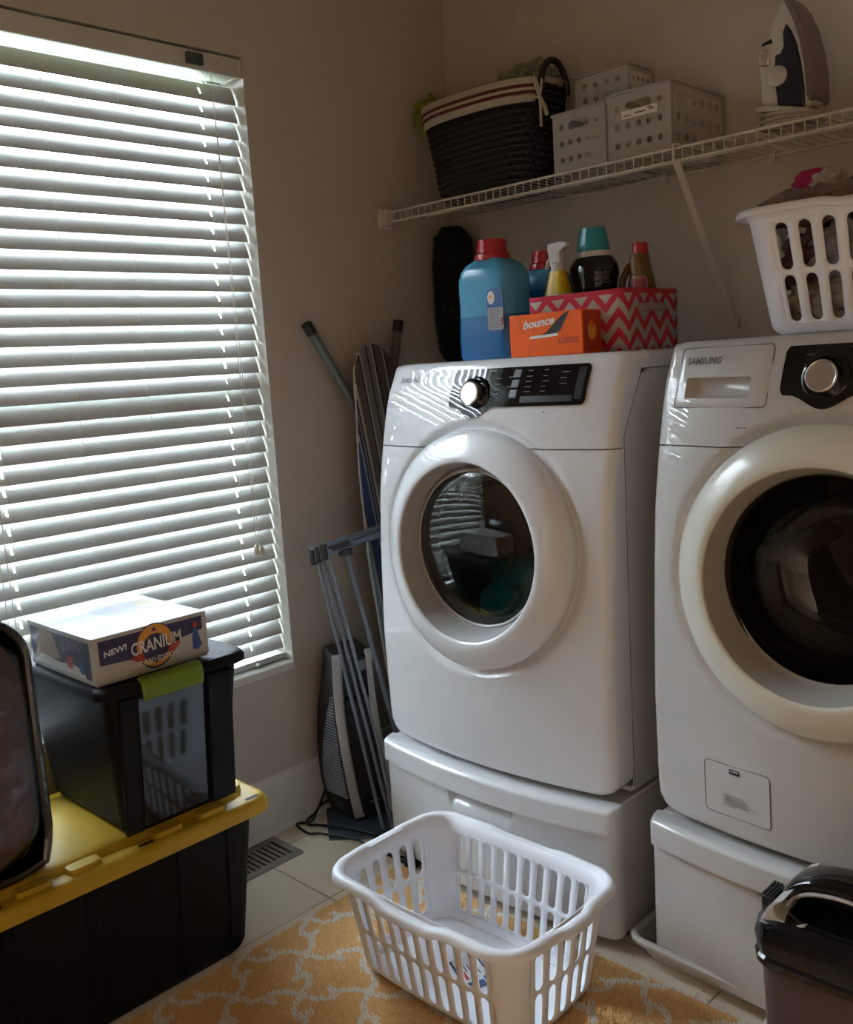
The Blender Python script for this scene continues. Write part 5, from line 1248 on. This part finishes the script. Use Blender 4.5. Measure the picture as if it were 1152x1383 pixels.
# ================================================================== BEDDING BAG
bag = T('bedding_bag', 'clear vinyl bedding bag with glossy black piping at the left edge', 'bag', (0.25, -1.87, 0.37))
YB0, YB1, ZB0, ZB1 = -2.22, -1.662, 0.369, 0.872
cy, cz = (YB0+YB1)/2, (ZB0+ZB1)/2; hy_, hz_ = (YB1-YB0)/2, (ZB1-ZB0)/2
def bring(x, e, r=0.085):
    out = []
    for a, b in rrect(hy_-e, hz_-e, r, 10):
        if b < -(hz_-e-r) and abs(a) > hy_-e-r:      # squarer bottom corners
            sa = math.copysign(1, a); da, db = abs(a)-(hy_-e-r), -b-(hz_-e-r); L = max(da, db, 1e-6); q = (1-0.6) + 0.6*r/L*1.0*(math.hypot(da, db)/r)
            q = min(q, r/L); a, b = sa*(hy_-e-r+da*(1+(q-1)*0.8)), -(hz_-e-r+db*(1+(q-1)*0.8))
        out.append((x, cy + a, cz + b))
    return out
mb = MB(); mb.loft([bring(0.10, 0.02), bring(0.11, 0.006), bring(0.14, 0.0), bring(0.36, 0.0), bring(0.385, 0.003)], True, False); obj('gusset', mb, M_piping, bag, smooth=40)
obj('piping', MB().tube(bring(0.388, 0.006), 0.0085, 8, loop=True), M_piping, bag)
def crinkle(nm, x, e, amp, m, seed, par, nx=70, nz=70):
    mb = MB(); vs = []; fs = []
    for i in range(nx+1):
        for j in range(nz+1):
            a = (2*i/nx-1); b = (2*j/nz-1)
            # squircle map
            yy = a*math.sqrt(1 - 0.28*b*b*abs(b)**3); zz = b*math.sqrt(1 - 0.28*a*a*abs(a)**3)
            p = Vector((a*5, b*5.5, seed)); d = noise.ridged_multi_fractal(p, 0.8, 2.1, 4, 1.0, 2.0)*amp - noise.noise(p*0.7)*amp
            ed = min(1, (1-max(abs(a), abs(b)))*2.6)
            vs.append((x + d*ed + 0.020*ed, cy + yy*(hy_-e), cz + zz*(hz_-e)))
    for i in range(nx):
        for j in range(nz): fs.append((i*(nz+1)+j, (i+1)*(nz+1)+j, (i+1)*(nz+1)+j+1, i*(nz+1)+j+1))
    mb.add(vs, fs); return obj(nm, mb, m, par, smooth=60)
crinkle('folded_quilt', 0.370, 0.014, 0.012, M_quilt, 1.0, bag)
crinkle('vinyl_front', 0.386, 0.008, 0.009, M_vinyl, 9.0, bag)

# ================================================================== CARPET WASHER TANK
tk = T('carpet_washer_tank', 'smoky tank with glossy black lid and silver-trimmed carry handle, bottom right', 'tank', (1.65, -0.975, 0))
tcx, tcy = 1.648, -0.975; tz = 0.335
def tr(hx__, hy__, z, r, dx=0.0, dy=0.0): return [(tcx + dx + a, tcy + dy + b, z) for a, b in rrect(hx__, hy__, r, 7)]
obj('smoky_tank', MB().loft([tr(0.128, 0.075, 0.0, 0.03), tr(0.133, 0.080, 0.01, 0.035), tr(0.148, 0.090, tz, 0.035)], True, False), M_smoke, tk)
obj('dirty_liner', MB().loft([tr(0.120, 0.070, 0.004, 0.03), tr(0.138, 0.080, tz*0.70, 0.03)]), mat('tank_murk', (0.045, 0.03, 0.03), 0.4, var=0.4, vscale=12), tk)
obj('lid_band', MB().loft([tr(0.150, 0.094, tz-0.010, 0.038), tr(0.155, 0.099, tz-0.005, 0.04), tr(0.156, 0.100, tz+0.006, 0.04), tr(0.152, 0.095, tz+0.011, 0.038)], True, True), M_blackgl, tk)
obj('lid_dome', MB().loft([tr(0.154, 0.096, tz+0.010, 0.04), tr(0.160, 0.097, tz+0.035, 0.045), tr(0.157, 0.094, tz+0.052, 0.05), tr(0.140, 0.082, tz+0.060, 0.05, 0.006), tr(0.110, 0.060, tz+0.066, 0.04, 0.02)]), M_blackgl, tk)
sil = [(1.540,0.466),(1.524,0.453),(1.513,0.435),(1.504,0.411),(1.500,0.392),(1.508,0.386),(1.524,0.390),(1.545,0.403),(1.572,0.421),(1.545,0.414),(1.530,0.418),(1.523,0.428),(1.524,0.442),(1.537,0.458)]
mb = MB(); mb.loft([[(x, tcy-w, z) for x, z in [(a_, 0.335 + (b_-0.335)*0.76) for a_, b_ in sil]] for w in (0.070, 0.03, -0.03, -0.070)]); obj('silver_cheek', mb, mat('cheek_silver', (0.55, 0.56, 0.56), 0.3, coat=0.6), tk, smooth=60, bevel=0.003)
ctr = smoothp([(a_, b_, 0.335 + (c_-0.335)*0.76) for a_, b_, c_ in [(1.527,-0.975,0.438),(1.540,-0.975,0.462),(1.563,-0.975,0.479),(1.595,-0.975,0.488),(1.63,-0.975,0.489),(1.67,-0.975,0.478),(1.72,-0.975,0.450),(1.76,-0.975,0.415),(1.775,-0.975,0.385)]], 5)
def flat_sweep(pts, hw_, ht_, nrm_y=Vector((0,1,0))):
    rings = []
    for i, p in enumerate(pts):
        t_ = (pts[min(i+1, len(pts)-1)] - pts[max(i-1, 0)]).normalized(); u = nrm_y; w = t_.cross(u).normalized()
        rings.append([p + u*(hw_*math.copysign(abs(math.cos(b))**0.6, math.cos(b))) + w*(ht_*math.copysign(abs(math.sin(b))**0.7, math.sin(b))) for b in [2*PI*k/16 for k in range(16)]])
    return rings
obj('carry_handle', MB().loft(flat_sweep(ctr, 0.034, 0.013)), M_blackgl, tk)
obj('handle_trim', MB().tube([p + Vector((0.001, -0.032, -0.011)) for p in ctr], 0.0035, 8), M_silver, tk)
obj('latch_button', MB().box(tcx-0.173, tcx-0.155, tcy-0.01, tcy+0.04, tz+0.004, tz+0.056), M_black, tk, bevel=0.003)
for k in range(3): obj('latch_ridge', MB().box(tcx-0.172+k*0.006, tcx-0.169+k*0.006, tcy-0.008, tcy+0.038, tz+0.055, tz+0.059), M_black, tk)
for k in range(5): obj('vent_dash', MB().box(-0.002, 0.002, -0.002, 0.002, -0.001, 0.001, Matrix.Translation((1.5075+0.0035*k, tcy-0.068, 0.406+0.0055*k))), M_black, tk)
obj('side_clip', MB().tube([(tcx-0.144, tcy-0.03, 0.10), (tcx-0.153, tcy-0.03, 0.13), (tcx-0.157, tcy-0.03, 0.17), (tcx-0.148, tcy-0.03, 0.195)], 0.007, 8), M_bezel, tk)

mb = MB(); mb.loft([[(x, y, 0.335 + (z-0.335)*0.76) for x, z in [(1.528, 0.43), (1.545, 0.455), (1.60, 0.478), (1.66, 0.472), (1.72, 0.440), (1.76, 0.40), (1.62, 0.395), (1.545, 0.40)]] for y in (tcy+0.012, tcy+0.045)]); obj('grip_well', mb, M_black, tk, bevel=0.006)

# ================================================================== RUG
rg = T('area_rug', 'mustard-yellow shag rug with white trellis lines on the tile floor', 'rug', (1.1, -1.5, 0))
RX0, RX1, RY0, RY1 = 0.428, 1.78, -2.15, -0.812
mb = MB(); mb.loft([[(x, y, z) for x, y in rrect((RX1-RX0)/2-e, (RY1-RY0)/2-e, 0.012, 3, (RX0+RX1)/2, (RY0+RY1)/2)] for z, e in ((0.0005, 0.0), (0.006, 0.0), (0.009, 0.004))]); obj('rug_base', mb, M_pilebase, rg)
A_ = np.array([0.1035, 0.0935]); B_ = np.array([0.1030, -0.0915]); n0 = np.array([0.435, -1.121])
segs = []
pA = [(0, 0), (0.25, -0.10), (0.46, -0.07), (0.54, 0.07), (0.75, 0.10), (1, 0)]
def add_edge(p, d, par):
    q = np.array([-d[1], d[0]])
    P = [p + d*a + q*b for a, b in pA]
    for i in range(len(P)-1): segs.append((P[i], P[i+1]))
    mid = P[2] if par else P[3]; dirn = (q if par else -q)
    s1 = mid + dirn*0.16 + d*(0.02 if par else -0.02); segs.append((mid, s1)); segs.append((s1, s1 + d*(-0.09 if par else 0.09) + dirn*0.05))
for i in range(-9, 16):
    for j in range(-3, 16):
        p = n0 + A_*(i) + B_*(j)
        if p[0] < RX0-0.2 or p[0] > RX1+0.2 or p[1] < RY0-0.2 or p[1] > RY1+0.2: continue
        add_edge(p, A_, (i + j) % 2 == 0); add_edge(p, B_, (i + j) % 2 == 0)
SA = np.array([s[0] for s in segs]); SB_ = np.array([s[1] for s in segs])
rng = np.random.default_rng(4); step = 0.0046
gx, gy = np.meshgrid(np.arange(RX0+.002, RX1-.002, step), np.arange(RY0+.002, RY1-.002, step)); PT = np.stack([gx.ravel(), gy.ravel()], 1); PT += rng.uniform(-0.0024, 0.0024, PT.shape)
D2 = np.full(len(PT), 9.0)
for a, b in zip(SA, SB_):
    lo = np.minimum(a, b) - 0.02; hi = np.maximum(a, b) + 0.02
    idx = np.where((PT[:, 0] > lo[0]) & (PT[:, 0] < hi[0]) & (PT[:, 1] > lo[1]) & (PT[:, 1] < hi[1]))[0]
    if not len(idx): continue
    q = PT[idx]; d = b - a; t_ = np.clip(((q - a) @ d)/(d @ d + 1e-12), 0, 1); D2[idx] = np.minimum(D2[idx], np.hypot(*(q - a - t_[:, None]*d).T))
is_w = D2 + rng.normal(0, 0.0004, len(PT)) < 0.0074
def pile(P, nm, m, hgt):
    n = len(P); ang = rng.uniform(0, 2*np.pi, n); lean = rng.uniform(0, 0.0028, n); la = rng.uniform(0, 2*np.pi, n); h = hgt*rng.uniform(0.75, 1.15, n); r = 0.0032
    V = np.zeros((n, 5, 3))
    for k in range(4):
        V[:, k, 0] = P[:, 0] + r*np.cos(ang + k*np.pi/2); V[:, k, 1] = P[:, 1] + r*np.sin(ang + k*np.pi/2); V[:, k, 2] = 0.007
    V[:, 4, 0] = P[:, 0] + lean*np.cos(la); V[:, 4, 1] = P[:, 1] + lean*np.sin(la); V[:, 4, 2] = 0.007 + h
    base_ = np.arange(n)[:, None, None]*5; F = (np.array([[0,1,4],[1,2,4],[2,3,4],[3,0,4]])[None] + base_).reshape(-1, 3)
    me = bpy.data.meshes.new(nm); me.vertices.add(n*5); me.vertices.foreach_set('co', V.ravel()); me.loops.add(len(F)*3); me.loops.foreach_set('vertex_index', F.ravel().astype(np.int32))
    me.polygons.add(len(F)); me.polygons.foreach_set('loop_start', np.arange(0, len(F)*3, 3, dtype=np.int32)); me.update(calc_edges=True); me.materials.append(m)
    o = obj(nm, None, None, rg, mesh=me); tag(o, kind='stuff'); return o
pile(PT[~is_w], 'yellow_pile', M_piley, 0.0085)
o = pile(PT[is_w], 'white_pile', M_pilew, 0.0092); o['label'] = 'white trellis pile'
# crumbs on the tiles by the pan
mb = MB(); rq = random.Random(9)
for k in range(46):
    x = rq.uniform(0.98, 1.36); y = rq.uniform(-0.80, -0.75) - 0.01; s = rq.uniform(0.001, 0.0028)
    if k > 38: y -= 0.02
    a = rq.uniform(0, 3); c_, s_ = math.cos(a)*s, math.sin(a)*s
    mb.add([(x+c_, y+s_, 0), (x-s_, y+c_, 0), (x-c_, y-s_, 0), (x+s_, y-c_, 0), (x, y, s*1.4)], [(0,1,4),(1,2,4),(2,3,4),(3,0,4)])
tag(obj('crumbs', mb, M_crumb, smooth=0), 'pale crumbs scattered on the tiles in front of the drain pan', 'crumbs', kind='stuff')
# housing drawn around the added fill light
hl = T('added_fill_fixture', 'unseen square housing of the fill light added behind the camera', 'lamp', (0.55, -5.1, 2.44))
obj('fill_housing', MB().box(0.28, 0.82, -5.37, -4.83, 2.405, 2.44), M_frame, hl, bevel=0.004)
